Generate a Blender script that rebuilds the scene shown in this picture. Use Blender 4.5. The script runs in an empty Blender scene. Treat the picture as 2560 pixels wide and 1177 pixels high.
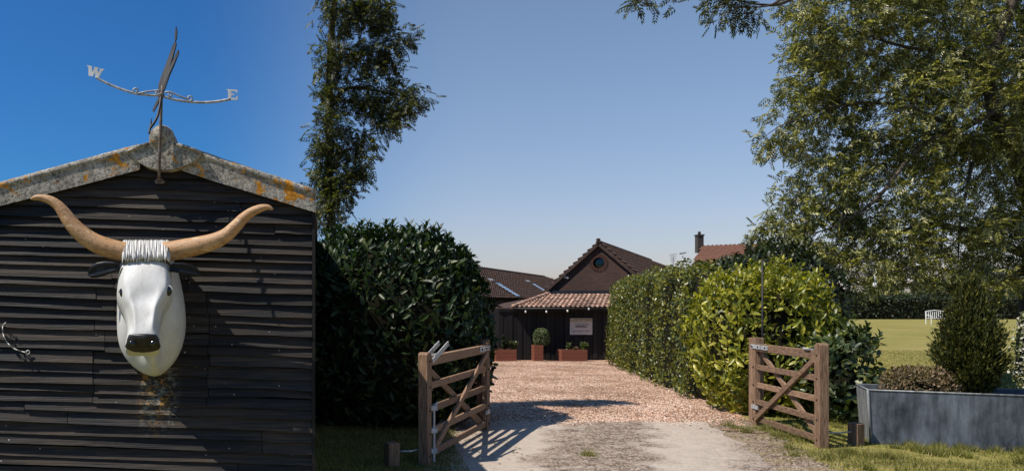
import bpy, bmesh, math, random
import numpy as np
from mathutils import Vector, Matrix

random.seed(7)
RNG = np.random.default_rng(11)
R = math.radians
scene = bpy.context.scene
COL = scene.collection

# ------------------------------------------------------------------ camera
EYE = 1.6
F = 2000.0            # focal length in reference pixels (2560 wide)
PX, PY = 800.0, 755.0   # principal point of the shifted lens (horizon row)
cam_d = bpy.data.cameras.new('camera')
cam = bpy.data.objects.new('camera', cam_d)
COL.objects.link(cam)
cam.location = (0, 0, EYE)
cam.rotation_euler = (R(90), 0, 0)
cam_d.sensor_width = 36
cam_d.lens = 36 * F / 2560
cam_d.shift_x = (1280 - PX) / 2560
cam_d.shift_y = (PY - 588.5) / 2560
cam_d.clip_start = 0.05
cam_d.clip_end = 3000
scene.camera = cam

# ------------------------------------------------------------------ sky, sun, exposure
SUN_EL = R(55)
SUN_AZ = R(19)      # degrees in front of the picture plane, coming from the left
S = Vector((-math.cos(SUN_AZ) * math.cos(SUN_EL), -math.sin(SUN_AZ) * math.cos(SUN_EL), math.sin(SUN_EL)))
world = bpy.data.worlds.new('World')
scene.world = world
world.use_nodes = True
wn = world.node_tree.nodes
wl = world.node_tree.links
bg = wn['Background']
sky = wn.new('ShaderNodeTexSky')
sky.sky_type = 'NISHITA'
sky.sun_disc = False
sky.sun_elevation = SUN_EL
sky.sun_rotation = math.atan2(S.x, S.y)
sky.altitude = 50
sky.air_density = 1.0
sky.dust_density = 0.8
sky.ozone_density = 1.6
# clear air: a deep blue in the west that pales smoothly towards the east
tcw = wn.new('ShaderNodeTexCoord')
sxw = wn.new('ShaderNodeSeparateXYZ'); wl.new(tcw.outputs['Generated'], sxw.inputs[0])
mrw = wn.new('ShaderNodeMapRange'); mrw.interpolation_type = 'SMOOTHSTEP'
mrw.inputs[1].default_value = 0.20; mrw.inputs[2].default_value = -0.17
wl.new(sxw.outputs[0], mrw.inputs[0])
mxw = wn.new('ShaderNodeMix'); mxw.data_type = 'RGBA'
hzw = wn.new('ShaderNodeValToRGB')
hzw.color_ramp.elements[0].color = (0.90, 0.80, 0.94, 1); hzw.color_ramp.elements[1].position = 0.28; hzw.color_ramp.elements[1].color = (0.97, 0.98, 1.01, 1)
wl.new(sxw.outputs[2], hzw.inputs[0]); wl.new(hzw.outputs[0], mxw.inputs[6])
mxw.inputs[7].default_value = (0.17, 0.50, 0.88, 1)
wl.new(mrw.outputs[0], mxw.inputs[0])
mlw = wn.new('ShaderNodeMix'); mlw.data_type = 'RGBA'; mlw.blend_type = 'MULTIPLY'; mlw.inputs[0].default_value = 1.0
wl.new(sky.outputs[0], mlw.inputs[6]); wl.new(mxw.outputs[2], mlw.inputs[7])
wl.new(mlw.outputs[2], bg.inputs[0])
bg.inputs[1].default_value = 0.085
sun_d = bpy.data.lights.new('sun', 'SUN')
sun_d.energy = 4.0
sun_d.angle = R(0.53)
sun_d.color = (1.0, 0.93, 0.82)
sun = bpy.data.objects.new('sun', sun_d)
COL.objects.link(sun)
sun.rotation_euler = (-S).to_track_quat('-Z', 'Y').to_euler()
vs = scene.view_settings
vs.view_transform = 'Standard'
vs.look = 'None'
vs.exposure = 0.52
vs.gamma = 1.0
vs.use_curve_mapping = False

# ------------------------------------------------------------------ helpers
def P(px, py, Y):
    return Vector(((px - PX) / F * Y, Y, EYE - (py - PY) / F * Y))

def smooth(a, b, x):
    t = min(1, max(0, (x - a) / (b - a)))
    return t * t * (3 - 2 * t)

def ground_z(x, y):
    s = 0.034 * max(0.0, min(y, 60) - 12)
    # soften the start of the fall
    if y < 14:
        s = 0.034 * max(0.0, y - 10) ** 2 / 8
    return -s * (1 - smooth(11, 17, x))

def tagit(o, label=None, cat=None, group=None, kind=None):
    if label: o['label'] = label
    if cat: o['category'] = cat
    if group: o['group'] = group
    if kind: o['kind'] = kind
    return o

def empty(name, loc, label, cat, group=None):
    o = bpy.data.objects.new(name, None)
    COL.objects.link(o)
    o.location = loc
    o.empty_display_size = 0.1
    return tagit(o, label, cat, group)

def parent(o, p):
    o.parent = p
    # walk up: empties and meshes carry translation only
    loc = p.location.copy() if p.type == 'EMPTY' else Vector((0, 0, 0))
    o.matrix_parent_inverse = Matrix.Translation(-loc)

def mesh_from(verts, faces, mat=None, smooth_=False):
    me = bpy.data.meshes.new('m')
    me.from_pydata([tuple(v) for v in verts], [], faces)
    me.update()
    if mat: me.materials.append(mat)
    if smooth_:
        me.polygons.foreach_set('use_smooth', [True] * len(me.polygons))
    return me

def mesh_np(V, T, mat=None, smooth_=False):
    """V (n,3) float, T (m,3) or (m,4) int"""
    me = bpy.data.meshes.new('m')
    k = T.shape[1]
    me.vertices.add(len(V)); me.vertices.foreach_set('co', np.asarray(V, np.float32).ravel())
    me.loops.add(len(T) * k); me.loops.foreach_set('vertex_index', np.asarray(T, np.int32).ravel())
    me.polygons.add(len(T)); me.polygons.foreach_set('loop_start', np.arange(0, len(T) * k, k, dtype=np.int32))
    me.update(calc_edges=True)
    if smooth_:
        me.polygons.foreach_set('use_smooth', np.ones(len(T), bool))
    if mat: me.materials.append(mat)
    return me

def obj(name, me, p=None, label=None, cat=None, group=None, kind=None):
    o = bpy.data.objects.new(name, me)
    COL.objects.link(o)
    me.name = name
    if p is not None: parent(o, p)
    return tagit(o, label, cat, group, kind)

class MB:
    """collects shapes into one mesh"""
    def __init__(self): self.v = []; self.f = []
    def add(self, v, f):
        b = len(self.v)
        self.v += [Vector(q) for q in v]
        self.f += [tuple(b + i for i in q) for q in f]
        return self
    def box(self, c, h, M=None):
        M = M or Matrix.Identity(3)
        c = Vector(c)
        v = [c + M @ Vector((sx * h[0], sy * h[1], sz * h[2])) for sx in (-1, 1) for sy in (-1, 1) for sz in (-1, 1)]
        f = [(0, 1, 3, 2), (4, 6, 7, 5), (0, 4, 5, 1), (2, 3, 7, 6), (0, 2, 6, 4), (1, 5, 7, 3)]
        return self.add(v, f)
    def bar(self, a, b, w, t, up=Vector((0, 0, 1))):
        """rectangular bar a->b; w across (in the plane of up), t thickness"""
        a, b = Vector(a), Vector(b)
        d = (b - a).normalized()
        n = d.cross(up).normalized()
        u = n.cross(d).normalized()
        M = Matrix((d, u, n)).transposed()
        return self.box((a + b) / 2, ((b - a).length / 2, w / 2, t / 2), M)
    def tube(self, pts, rad, n=8, cap=True):
        pts = [Vector(p) for p in pts]
        if not hasattr(rad, '__len__'): rad = [rad] * len(pts)
        up = None
        rings = []
        for i, p in enumerate(pts):
            d = (pts[min(i + 1, len(pts) - 1)] - pts[max(i - 1, 0)]).normalized()
            if up is None:
                up = Vector((0, 0, 1)) if abs(d.z) < 0.9 else Vector((0, 1, 0))
            s = d.cross(up).normalized(); up = s.cross(d).normalized()
            rings.append([p + (s * math.cos(2 * math.pi * k / n) + up * math.sin(2 * math.pi * k / n)) * rad[i] for k in range(n)])
        v = [q for r in rings for q in r]
        f = []
        for i in range(len(rings) - 1):
            for k in range(n):
                f.append((i * n + k, i * n + (k + 1) % n, (i + 1) * n + (k + 1) % n, (i + 1) * n + k))
        if cap:
            f.append(tuple(range(n - 1, -1, -1)))
            f.append(tuple((len(rings) - 1) * n + k for k in range(n)))
        return self.add(v, f)
    def prism(self, out, off):
        """outline of 3D points (front), extruded by the vector off"""
        n = len(out)
        v = [Vector(p) for p in out] + [Vector(p) + off for p in out]
        f = [tuple(range(n)), tuple(range(2 * n - 1, n - 1, -1))]
        for i in range(n):
            f.append((i, n + i, n + (i + 1) % n, (i + 1) % n))
        return self.add(v, f)
    def ball(self, c, r, nu=12, nv=8, M=None):
        M = M or Matrix.Identity(3)
        c = Vector(c); v = []; f = []
        for j in range(nv + 1):
            a = math.pi * j / nv
            for i in range(nu):
                b = 2 * math.pi * i / nu
                v.append(c + M @ Vector((r[0] * math.sin(a) * math.cos(b), r[1] * math.sin(a) * math.sin(b), r[2] * math.cos(a))))
        for j in range(nv):
            for i in range(nu):
                f.append((j * nu + i, (j + 1) * nu + i, (j + 1) * nu + (i + 1) % nu, j * nu + (i + 1) % nu))
        return self.add(v, f)
    def build(self, name, mat, p=None, smooth_=False, bevel=0, **kw):
        me = mesh_from(self.v, self.f, mat, smooth_)
        bm = bmesh.new(); bm.from_mesh(me)
        if bevel:
            bmesh.ops.bevel(bm, geom=list(bm.edges), offset=bevel, segments=1, affect='EDGES', clamp_overlap=True)
        bmesh.ops.recalc_face_normals(bm, faces=bm.faces)
        bm.to_mesh(me); bm.free()
        return obj(name, me, p, **kw)

# ------------------------------------------------------------------ materials
def nodes_of(name):
    m = bpy.data.materials.new(name)
    m.use_nodes = True
    nt = m.node_tree
    return m, nt, nt.nodes['Principled BSDF']

def N(nt, t, **kw):
    n = nt.nodes.new(t)
    for k, v in kw.items():
        if k.startswith('i_'): n.inputs[k[2:].replace('_', ' ')].default_value = v
        else: setattr(n, k, v)
    return n

def ramp(nt, fac, stops, interp='LINEAR'):
    r = nt.nodes.new('ShaderNodeValToRGB')
    r.color_ramp.interpolation = interp
    el = r.color_ramp.elements
    while len(el) < len(stops): el.new(0.5)
    for e, (p, c) in zip(el, stops):
        e.position = p
        e.color = (*c, 1) if hasattr(c, '__len__') else (c, c, c, 1)
    nt.links.new(fac, r.inputs[0])
    return r.outputs[0]

def coords(nt, scale=(1, 1, 1), kind='Object'):
    tc = nt.nodes.new('ShaderNodeTexCoord')
    mp = nt.nodes.new('ShaderNodeMapping')
    mp.inputs['Scale'].default_value = scale
    nt.links.new(tc.outputs[kind], mp.inputs[0])
    return mp.outputs[0]

def noise(nt, vec, scale, detail=4, rough=0.55, dist=0):
    n = nt.nodes.new('ShaderNodeTexNoise')
    n.inputs['Scale'].default_value = scale
    n.inputs['Detail'].default_value = detail
    n.inputs['Roughness'].default_value = rough
    n.inputs['Distortion'].default_value = dist
    nt.links.new(vec, n.inputs['Vector'])
    return n.outputs['Fac']

def mix(nt, fac, a, b, blend='MIX'):
    m = nt.nodes.new('ShaderNodeMix')
    m.data_type = 'RGBA'
    m.blend_type = blend
    for sock, val in ((0, fac), (6, a), (7, b)):
        if hasattr(val, 'links') or isinstance(val, bpy.types.NodeSocket): nt.links.new(val, m.inputs[sock])
        elif hasattr(val, '__len__'): m.inputs[sock].default_value = (*val, 1)
        else: m.inputs[sock].default_value = val
    return m.outputs[2]

def bump(nt, h, bsdf, strength=0.3, dist=0.02):
    b = nt.nodes.new('ShaderNodeBump')
    b.inputs['Strength'].default_value = strength
    b.inputs['Distance'].default_value = dist
    nt.links.new(h, b.inputs['Height'])
    nt.links.new(b.outputs[0], bsdf.inputs['Normal'])

def island(nt):
    g = nt.nodes.new('ShaderNodeNewGeometry')
    return g.outputs['Random Per Island']

def objrand(nt):
    g = nt.nodes.new('ShaderNodeObjectInfo')
    return g.outputs['Random']

def simple(name, c1, c2, scale=8, rough=0.6, spec=0.4, stretch=(1, 1, 1), bmp=0.2, bdist=0.005, metal=0, per_obj=0.0, detail=5):
    m, nt, b = nodes_of(name)
    v = coords(nt, stretch)
    n = noise(nt, v, scale, detail)
    c = ramp(nt, n, [(0.3, c1), (0.7, c2)])
    if per_obj:
        r = ramp(nt, objrand(nt), [(0, 1 - per_obj), (1, 1 + per_obj)])
        c = mix(nt, 1.0, c, r, 'MULTIPLY')
    nt.links.new(c, b.inputs['Base Color'])
    b.inputs['Roughness'].default_value = rough
    b.inputs['Specular IOR Level'].default_value = spec
    b.inputs['Metallic'].default_value = metal
    if bmp: bump(nt, n, b, bmp, bdist)
    return m

def leafmat(name, cols, rough=0.42, spec=0.4, trans=0.35, tcol=None, per_obj=False):
    """cols: list of (position, colour) over a random value per leaf"""
    m, nt, b = nodes_of(name)
    r = objrand(nt) if per_obj else island(nt)
    c = ramp(nt, r, cols)
    v = coords(nt)
    big = ramp(nt, noise(nt, v, 2.2, 2), [(0.3, 0.7), (0.7, 1.25)])
    c = mix(nt, 1.0, c, big, 'MULTIPLY')
    nt.links.new(c, b.inputs['Base Color'])
    b.inputs['Roughness'].default_value = rough
    b.inputs['Specular IOR Level'].default_value = spec
    t = nt.nodes.new('ShaderNodeBsdfTranslucent')
    tc = mix(nt, 1.0, c, tcol or (1.5, 1.6, 0.6), 'MULTIPLY')
    nt.links.new(tc, t.inputs['Color'])
    ms = nt.nodes.new('ShaderNodeMixShader')
    ms.inputs[0].default_value = trans
    nt.links.new(b.outputs[0], ms.inputs[1]); nt.links.new(t.outputs[0], ms.inputs[2])
    nt.links.new(ms.outputs[0], nt.nodes['Material Output'].inputs[0])
    return m

def plank_mat():
    m, nt, b = nodes_of('black_stained_boards')
    v = coords(nt, (1.2, 8, 30))
    n = noise(nt, v, 2.0, 8, 0.65)
    v2 = coords(nt, (0.6, 1, 3))
    n2 = noise(nt, v2, 1.7, 4, 0.6)
    c = ramp(nt, n, [(0.25, (0.004, 0.004, 0.005)), (0.52, (0.011, 0.010, 0.011)), (0.80, (0.055, 0.047, 0.043))])
    brown = ramp(nt, n, [(0.3, (0.008, 0.006, 0.004)), (0.75, (0.075, 0.052, 0.035))])
    k = ramp(nt, n2, [(0.38, 0.0), (0.60, 0.9)])
    c = mix(nt, k, c, brown)
    ro = ramp(nt, objrand(nt), [(0, 0.55), (1, 1.5)])
    c = mix(nt, 1.0, c, ro, 'MULTIPLY')
    vo = N(nt, 'ShaderNodeTexVoronoi'); vo.inputs['Scale'].default_value = 9; nt.links.new(coords(nt), vo.inputs['Vector'])
    c = mix(nt, ramp(nt, vo.outputs['Distance'], [(0.035, 0.8), (0.06, 0.0)]), c, (0.42, 0.42, 0.42))
    # lichen and droppings in a streak below the bull's head
    tc = nt.nodes.new('ShaderNodeTexCoord')
    sx = nt.nodes.new('ShaderNodeSeparateXYZ'); nt.links.new(tc.outputs['Object'], sx.inputs[0])
    def band(sock, lo0, lo1, hi0, hi1):
        a = N(nt, 'ShaderNodeMapRange', interpolation_type='SMOOTHSTEP'); nt.links.new(sock, a.inputs[0])
        a.inputs[1].default_value = lo0; a.inputs[2].default_value = lo1
        d = N(nt, 'ShaderNodeMapRange', interpolation_type='SMOOTHSTEP'); nt.links.new(sock, d.inputs[0])
        d.inputs[1].default_value = hi0; d.inputs[2].default_value = hi1; d.inputs[3].default_value = 1; d.inputs[4].default_value = 0
        q = N(nt, 'ShaderNodeMath', operation='MULTIPLY'); nt.links.new(a.outputs[0], q.inputs[0]); nt.links.new(d.outputs[0], q.inputs[1])
        return q.outputs[0]
    xm = band(sx.outputs[0], -1.52, -1.38, -1.28, -1.10)
    zm = band(sx.outputs[2], 0.45, 0.80, 1.06, 1.10)
    q = N(nt, 'ShaderNodeMath', operation='MULTIPLY'); nt.links.new(xm, q.inputs[0]); nt.links.new(zm, q.inputs[1])
    ln = ramp(nt, noise(nt, coords(nt, (1, 1, 1.6)), 26, 6, 0.7), [(0.46, 0.0), (0.60, 1.0)])
    q2 = N(nt, 'ShaderNodeMath', operation='MULTIPLY'); nt.links.new(q.outputs[0], q2.inputs[0]); nt.links.new(ln, q2.inputs[1])
    lc = ramp(nt, noise(nt, coords(nt), 11, 3), [(0.40, (0.30, 0.27, 0.21)), (0.5, (0.20, 0.17, 0.12)), (0.56, (0.36, 0.17, 0.02))])
    c = mix(nt, q2.outputs[0], c, lc)
    nt.links.new(c, b.inputs['Base Color'])
    rr = ramp(nt, n, [(0.3, 0.5), (0.8, 0.8)])
    nt.links.new(rr, b.inputs['Roughness'])
    b.inputs['Specular IOR Level'].default_value = 0.3
    bump(nt, n, b, 0.8, 0.010)
    return m

def lichen_mat():
    m, nt, b = nodes_of('lichened_concrete')
    v = coords(nt)
    n1 = noise(nt, v, 38, 6, 0.7)
    n2 = noise(nt, v, 7, 5, 0.6)
    n3 = noise(nt, v, 6.3, 6, 0.7, 0.6)
    n4 = noise(nt, v, 110, 3, 0.6)
    c = ramp(nt, n1, [(0.32, (0.05, 0.045, 0.04)), (0.45, (0.33, 0.30, 0.26)), (0.60, (0.48, 0.44, 0.38)), (0.75, (0.66, 0.63, 0.57))])
    d = ramp(nt, n2, [(0.35, 0.55), (0.62, 1.15)])
    c = mix(nt, 1.0, c, d, 'MULTIPLY')
    c = mix(nt, ramp(nt, n4, [(0.38, 0.8), (0.46, 0.0)]), c, (0.04, 0.035, 0.03))
    o = ramp(nt, n3, [(0.565, 0.0), (0.60, 0.95)])
    oc = ramp(nt, n1, [(0.35, (0.28, 0.10, 0.01)), (0.6, (0.62, 0.27, 0.02))])
    c = mix(nt, o, c, oc)
    nt.links.new(c, b.inputs['Base Color'])
    b.inputs['Roughness'].default_value = 0.95
    b.inputs['Specular IOR Level'].default_value = 0.15
    bump(nt, n1, b, 0.8, 0.012)
    return m

def white_paint():
    m, nt, b = nodes_of('weathered_white_paint')
    v = coords(nt)
    n1 = noise(nt, v, 6, 4)
    n2 = noise(nt, coords(nt, (1, 1, 0.35)), 22, 6, 0.7)
    c = ramp(nt, n1, [(0.3, (0.50, 0.485, 0.46)), (0.65, (0.60, 0.595, 0.585))])
    c = mix(nt, ramp(nt, n2, [(0.57, 0.0), (0.78, 0.6)]), c, (0.36, 0.29, 0.20))
    nt.links.new(c, b.inputs['Base Color'])
    b.inputs['Roughness'].default_value = 0.5
    n5 = noise(nt, coords(nt, (9, 9, 0.8)), 3.0, 6, 0.65)
    c = mix(nt, ramp(nt, n5, [(0.56, 0.0), (0.72, 0.45)]), c, (0.30, 0.27, 0.22))
    n6 = noise(nt, v, 70, 3, 0.6)
    c = mix(nt, ramp(nt, n6, [(0.68, 0.0), (0.72, 0.8)]), c, (0.20, 0.16, 0.12))
    nt.links.new(c, b.inputs['Base Color'])
    bump(nt, n2, b, 0.25, 0.010)
    return m

def horn_mat():
    m, nt, b = nodes_of('flaking_tan_horn_paint')
    v = coords(nt)
    n1 = noise(nt, v, 5, 4)
    n2 = noise(nt, coords(nt, (0.5, 1, 1)), 30, 6, 0.75, 0.5)
    n3 = noise(nt, coords(nt, (0.5, 1, 1.2)), 13, 6, 0.7, 1.0)
    c = ramp(nt, n1, [(0.3, (0.40, 0.205, 0.085)), (0.7, (0.52, 0.31, 0.16))])
    c = mix(nt, ramp(nt, n3, [(0.60, 0.0), (0.63, 0.85)]), c, (0.62, 0.52, 0.36))
    c = mix(nt, ramp(nt, n3, [(0.485, 0.0), (0.495, 0.85), (0.505, 0.85), (0.515, 0.0)]), c, (0.09, 0.05, 0.025))
    c = mix(nt, ramp(nt, n2, [(0.63, 0.0), (0.7, 0.8)]), c, (0.14, 0.085, 0.04))
    nt.links.new(c, b.inputs['Base Color'])
    b.inputs['Roughness'].default_value = 0.6
    bump(nt, n2, b, 0.3, 0.006)
    return m

def gravel_mat():
    m, nt, b = nodes_of('pinkish_gravel')
    v = coords(nt)
    vo = N(nt, 'ShaderNodeTexVoronoi'); vo.inputs['Scale'].default_value = 30
    nt.links.new(v, vo.inputs['Vector'])
    sep = nt.nodes.new('ShaderNodeSeparateColor'); nt.links.new(vo.outputs['Color'], sep.inputs[0])
    c = ramp(nt, sep.outputs[0], [(0.0, (0.13, 0.08, 0.055)), (0.22, (0.34, 0.20, 0.13)), (0.5, (0.50, 0.345, 0.255)), (0.75, (0.58, 0.45, 0.36)), (1.0, (0.72, 0.63, 0.55))])
    d = ramp(nt, noise(nt, v, 0.55, 5, 0.6), [(0.3, (0.95, 0.86, 0.80)), (0.7, (1.35, 1.24, 1.15))])
    c = mix(nt, 1.0, c, d, 'MULTIPLY')
    c = mix(nt, 1.0, c, ramp(nt, noise(nt, coords(nt, (1, 0.55, 1)), 0.8, 5, 0.65), [(0.32, (0.55, 0.47, 0.41)), (0.52, (0.95, 0.88, 0.82)), (0.7, (1.08, 1.06, 1.05))]), 'MULTIPLY')
    nt.links.new(c, b.inputs['Base Color'])
    b.inputs['Roughness'].default_value = 0.85
    b.inputs['Specular IOR Level'].default_value = 0.2
    h = ramp(nt, vo.outputs['Distance'], [(0.0, 1.0), (0.75, 0.0)])
    bump(nt, h, b, 1.0, 0.025)
    return m

def tarmac_mat():
    m, nt, b = nodes_of('worn_sandy_tarmac')
    v = coords(nt)
    fine = noise(nt, v, 60, 5, 0.75)
    vo = N(nt, 'ShaderNodeTexVoronoi'); vo.inputs['Scale'].default_value = 55
    nt.links.new(v, vo.inputs['Vector'])
    sep = nt.nodes.new('ShaderNodeSeparateColor'); nt.links.new(vo.outputs['Color'], sep.inputs[0])
    sand = ramp(nt, fine, [(0.3, (0.38, 0.315, 0.26)), (0.6, (0.54, 0.465, 0.39)), (0.8, (0.64, 0.565, 0.485))])
    grit = ramp(nt, sep.outputs[0], [(0.0, (0.045, 0.033, 0.024)), (0.45, (0.16, 0.115, 0.085)), (0.8, (0.30, 0.225, 0.175)), (1.0, (0.50, 0.42, 0.35))])
    # a strip of loose grit down the middle of the drive, sandy wheel tracks at its sides
    tc = nt.nodes.new('ShaderNodeTexCoord')
    sx = nt.nodes.new('ShaderNodeSeparateXYZ'); nt.links.new(tc.outputs['Object'], sx.inputs[0])
    wob = N(nt, 'ShaderNodeMath', operation='MULTIPLY_ADD'); nt.links.new(noise(nt, v, 1.6, 5, 0.65), wob.inputs[0])
    wob.inputs[1].default_value = 1.5; nt.links.new(sx.outputs[0], wob.inputs[2])
    ma = N(nt, 'ShaderNodeMath', operation='MULTIPLY_ADD'); nt.links.new(sx.outputs[1], ma.inputs[0]); ma.inputs[1].default_value = -0.37; nt.links.new(wob.outputs[0], ma.inputs[2])
    k = ramp(nt, ma.outputs[0], [(0.0, 0.0), (1.0, 1.0)])
    mr = N(nt, 'ShaderNodeMapRange'); nt.links.new(ma.outputs[0], mr.inputs[0])
    mr.inputs[1].default_value = -1.6; mr.inputs[2].default_value = 2.4
    k = ramp(nt, mr.outputs[0], [(0.0, 1.0), (0.10, 0.9), (0.22, 0.3), (0.36, 0.15), (0.44, 0.9), (0.66, 0.95), (0.74, 0.15), (0.88, 0.3), (1.0, 1.0)])
    kk = mix(nt, 1.0, k, ramp(nt, noise(nt, v, 5, 6, 0.7), [(0.3, 0.35), (0.6, 1.25)]), 'MULTIPLY')
    c = mix(nt, kk, sand, grit)
    nt.links.new(c, b.inputs['Base Color'])
    b.inputs['Roughness'].default_value = 0.9
    b.inputs['Specular IOR Level'].default_value = 0.2
    bump(nt, fine, b, 0.7, 0.012)
    return m

def lawn_mat():
    m, nt, b = nodes_of('dry_lawn')
    v = coords(nt)
    n1 = noise(nt, v, 0.35, 5, 0.6)
    n2 = noise(nt, v, 9, 6, 0.75)
    n3 = noise(nt, coords(nt, (1, 0.4, 1)), 45, 3, 0.7)
    c = ramp(nt, n2, [(0.25, (0.10, 0.105, 0.02)), (0.5, (0.22, 0.205, 0.052)), (0.75, (0.34, 0.29, 0.10))])
    c = mix(nt, ramp(nt, n1, [(0.35, 0.0), (0.7, 0.7)]), c, (0.36, 0.29, 0.11))
    c = mix(nt, 1.0, c, ramp(nt, n3, [(0.3, 0.65), (0.7, 1.25)]), 'MULTIPLY')
    nt.links.new(c, b.inputs['Base Color'])
    b.inputs['Roughness'].default_value = 0.9
    b.inputs['Specular IOR Level'].default_value = 0.1
    bump(nt, n3, b, 0.9, 0.03)
    return m

def brick_mat():
    m, nt, b = nodes_of('old_red_brick')
    v = coords(nt, (1, 1, 1), 'UV')
    br = nt.nodes.new('ShaderNodeTexBrick')
    nt.links.new(v, br.inputs['Vector'])
    br.inputs['Scale'].default_value = 1.0
    br.inputs['Brick Width'].default_value = 0.225
    br.inputs['Row Height'].default_value = 0.075
    br.inputs['Mortar Size'].default_value = 0.008
    br.inputs['Color1'].default_value = (0.075, 0.027, 0.017, 1)
    br.inputs['Color2'].default_value = (0.04, 0.017, 0.012, 1)
    br.inputs['Mortar'].default_value = (0.06, 0.05, 0.042, 1)
    d = ramp(nt, noise(nt, coords(nt), 1.3, 4), [(0.3, 0.7), (0.7, 1.2)])
    c = mix(nt, 1.0, br.outputs['Color'], d, 'MULTIPLY')
    nt.links.new(c, b.inputs['Base Color'])
    b.inputs['Roughness'].default_value = 0.9
    bump(nt, br.outputs['Fac'], b, -0.5, 0.01)
    return m

def metal_mat(name, c1, c2, rough=0.5, metal=0.5, scale=9):
    m, nt, b = nodes_of(name)
    v = coords(nt, (1, 1, 0.55))
    n = noise(nt, v, scale, 7, 0.7)
    n2 = noise(nt, coords(nt, (3, 3, 0.35)), 6, 5, 0.6)
    c = ramp(nt, n, [(0.3, c1), (0.68, c2)])
    c = mix(nt, 1.0, c, ramp(nt, n2, [(0.35, 0.6), (0.7, 1.25)]), 'MULTIPLY')
    nt.links.new(c, b.inputs['Base Color'])
    b.inputs['Metallic'].default_value = metal
    nt.links.new(ramp(nt, n, [(0.3, rough + 0.15), (0.7, rough - 0.05)]), b.inputs['Roughness'])
    bump(nt, n, b, 0.2, 0.004)
    return m

def plain(name, c, rough=0.6, metal=0.0, spec=0.4):
    m, nt, b = nodes_of(name)
    n = noise(nt, coords(nt), 14, 4)
    cc = ramp(nt, n, [(0.3, tuple(x * 0.8 for x in c)), (0.7, tuple(min(1, x * 1.15) for x in c))])
    nt.links.new(cc, b.inputs['Base Color'])
    b.inputs['Roughness'].default_value = rough
    b.inputs['Metallic'].default_value = metal
    b.inputs['Specular IOR Level'].default_value = spec
    return m

M_PLANK = plank_mat()
M_LICHEN = lichen_mat()
M_WHITE = white_paint()
M_HORN = horn_mat()
M_BLACKPAINT = plain('black_ear_paint', (0.008, 0.008, 0.010), 0.4, 0, 0.25)
M_NOSE = simple('chipped_black_nose_paint', (0.008, 0.007, 0.007), (0.025, 0.02, 0.018), 30, 0.45)
M_EYE = plain('eye_black', (0.008, 0.008, 0.008), 0.08, 0, 0.6)
M_VANE = metal_mat('dull_vane_steel', (0.20, 0.21, 0.23), (0.42, 0.43, 0.45), 0.5, 0.4, 30)
M_LETTER = plain('pale_grey_letter_paint', (0.62, 0.63, 0.65), 0.5)
M_VANEDARK = plain('dark_vane_iron', (0.012, 0.014, 0.020), 0.5, 0.0, 0.3)
M_RUST = metal_mat('rusty_pole', (0.10, 0.05, 0.03), (0.26, 0.22, 0.19), 0.7, 0.25, 40)
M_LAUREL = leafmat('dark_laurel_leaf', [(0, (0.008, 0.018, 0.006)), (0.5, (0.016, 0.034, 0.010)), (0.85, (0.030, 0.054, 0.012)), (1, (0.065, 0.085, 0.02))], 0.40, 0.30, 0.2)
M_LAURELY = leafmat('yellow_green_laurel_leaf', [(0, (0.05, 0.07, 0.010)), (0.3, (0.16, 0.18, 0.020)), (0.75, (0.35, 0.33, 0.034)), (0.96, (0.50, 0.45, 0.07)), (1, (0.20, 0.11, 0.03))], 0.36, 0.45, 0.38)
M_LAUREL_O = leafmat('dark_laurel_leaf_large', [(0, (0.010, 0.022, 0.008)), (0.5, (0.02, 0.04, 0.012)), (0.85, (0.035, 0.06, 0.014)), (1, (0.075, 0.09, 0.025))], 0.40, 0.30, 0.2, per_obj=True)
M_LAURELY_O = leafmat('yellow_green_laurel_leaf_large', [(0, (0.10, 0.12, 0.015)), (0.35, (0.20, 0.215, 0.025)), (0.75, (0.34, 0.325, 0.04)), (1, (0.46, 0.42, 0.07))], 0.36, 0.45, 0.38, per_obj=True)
M_IVY = leafmat('hedge_ivy_leaf', [(0, (0.03, 0.042, 0.010)), (0.45, (0.08, 0.095, 0.016)), (0.8, (0.17, 0.17, 0.024)), (1, (0.27, 0.24, 0.036))], 0.33, 0.5, 0.25)
M_DARKLEAF = leafmat('dark_evergreen_leaf', [(0, (0.012, 0.018, 0.008)), (0.6, (0.022, 0.034, 0.012)), (1, (0.05, 0.065, 0.02))], 0.45, 0.4, 0.2)
M_SPRIG = leafmat('pale_green_shrub_leaf', [(0, (0.03, 0.05, 0.014)), (0.6, (0.08, 0.11, 0.035)), (1, (0.20, 0.22, 0.09))], 0.4, 0.45, 0.3)
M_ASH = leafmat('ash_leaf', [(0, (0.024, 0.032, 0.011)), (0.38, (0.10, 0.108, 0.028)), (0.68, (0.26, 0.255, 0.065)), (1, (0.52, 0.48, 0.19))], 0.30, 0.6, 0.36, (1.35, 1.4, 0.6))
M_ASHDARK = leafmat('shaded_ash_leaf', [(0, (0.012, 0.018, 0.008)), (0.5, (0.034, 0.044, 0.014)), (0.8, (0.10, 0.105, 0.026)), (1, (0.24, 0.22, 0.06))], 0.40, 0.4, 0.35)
M_CONIFER = leafmat('golden_conifer_spray', [(0, (0.02, 0.026, 0.008)), (0.6, (0.05, 0.058, 0.013)), (1, (0.15, 0.135, 0.024))], 0.6, 0.2, 0.15)
M_HEATH = leafmat('dry_reddish_shrub_leaf', [(0, (0.06, 0.05, 0.02)), (0.5, (0.15, 0.11, 0.055)), (1, (0.33, 0.22, 0.14))], 0.6, 0.3, 0.25)
M_GRASS = leafmat('grass_blade', [(0, (0.06, 0.08, 0.012)), (0.4, (0.14, 0.155, 0.028)), (0.7, (0.25, 0.22, 0.06)), (1, (0.40, 0.33, 0.15))], 0.5, 0.3, 0.3)
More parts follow.
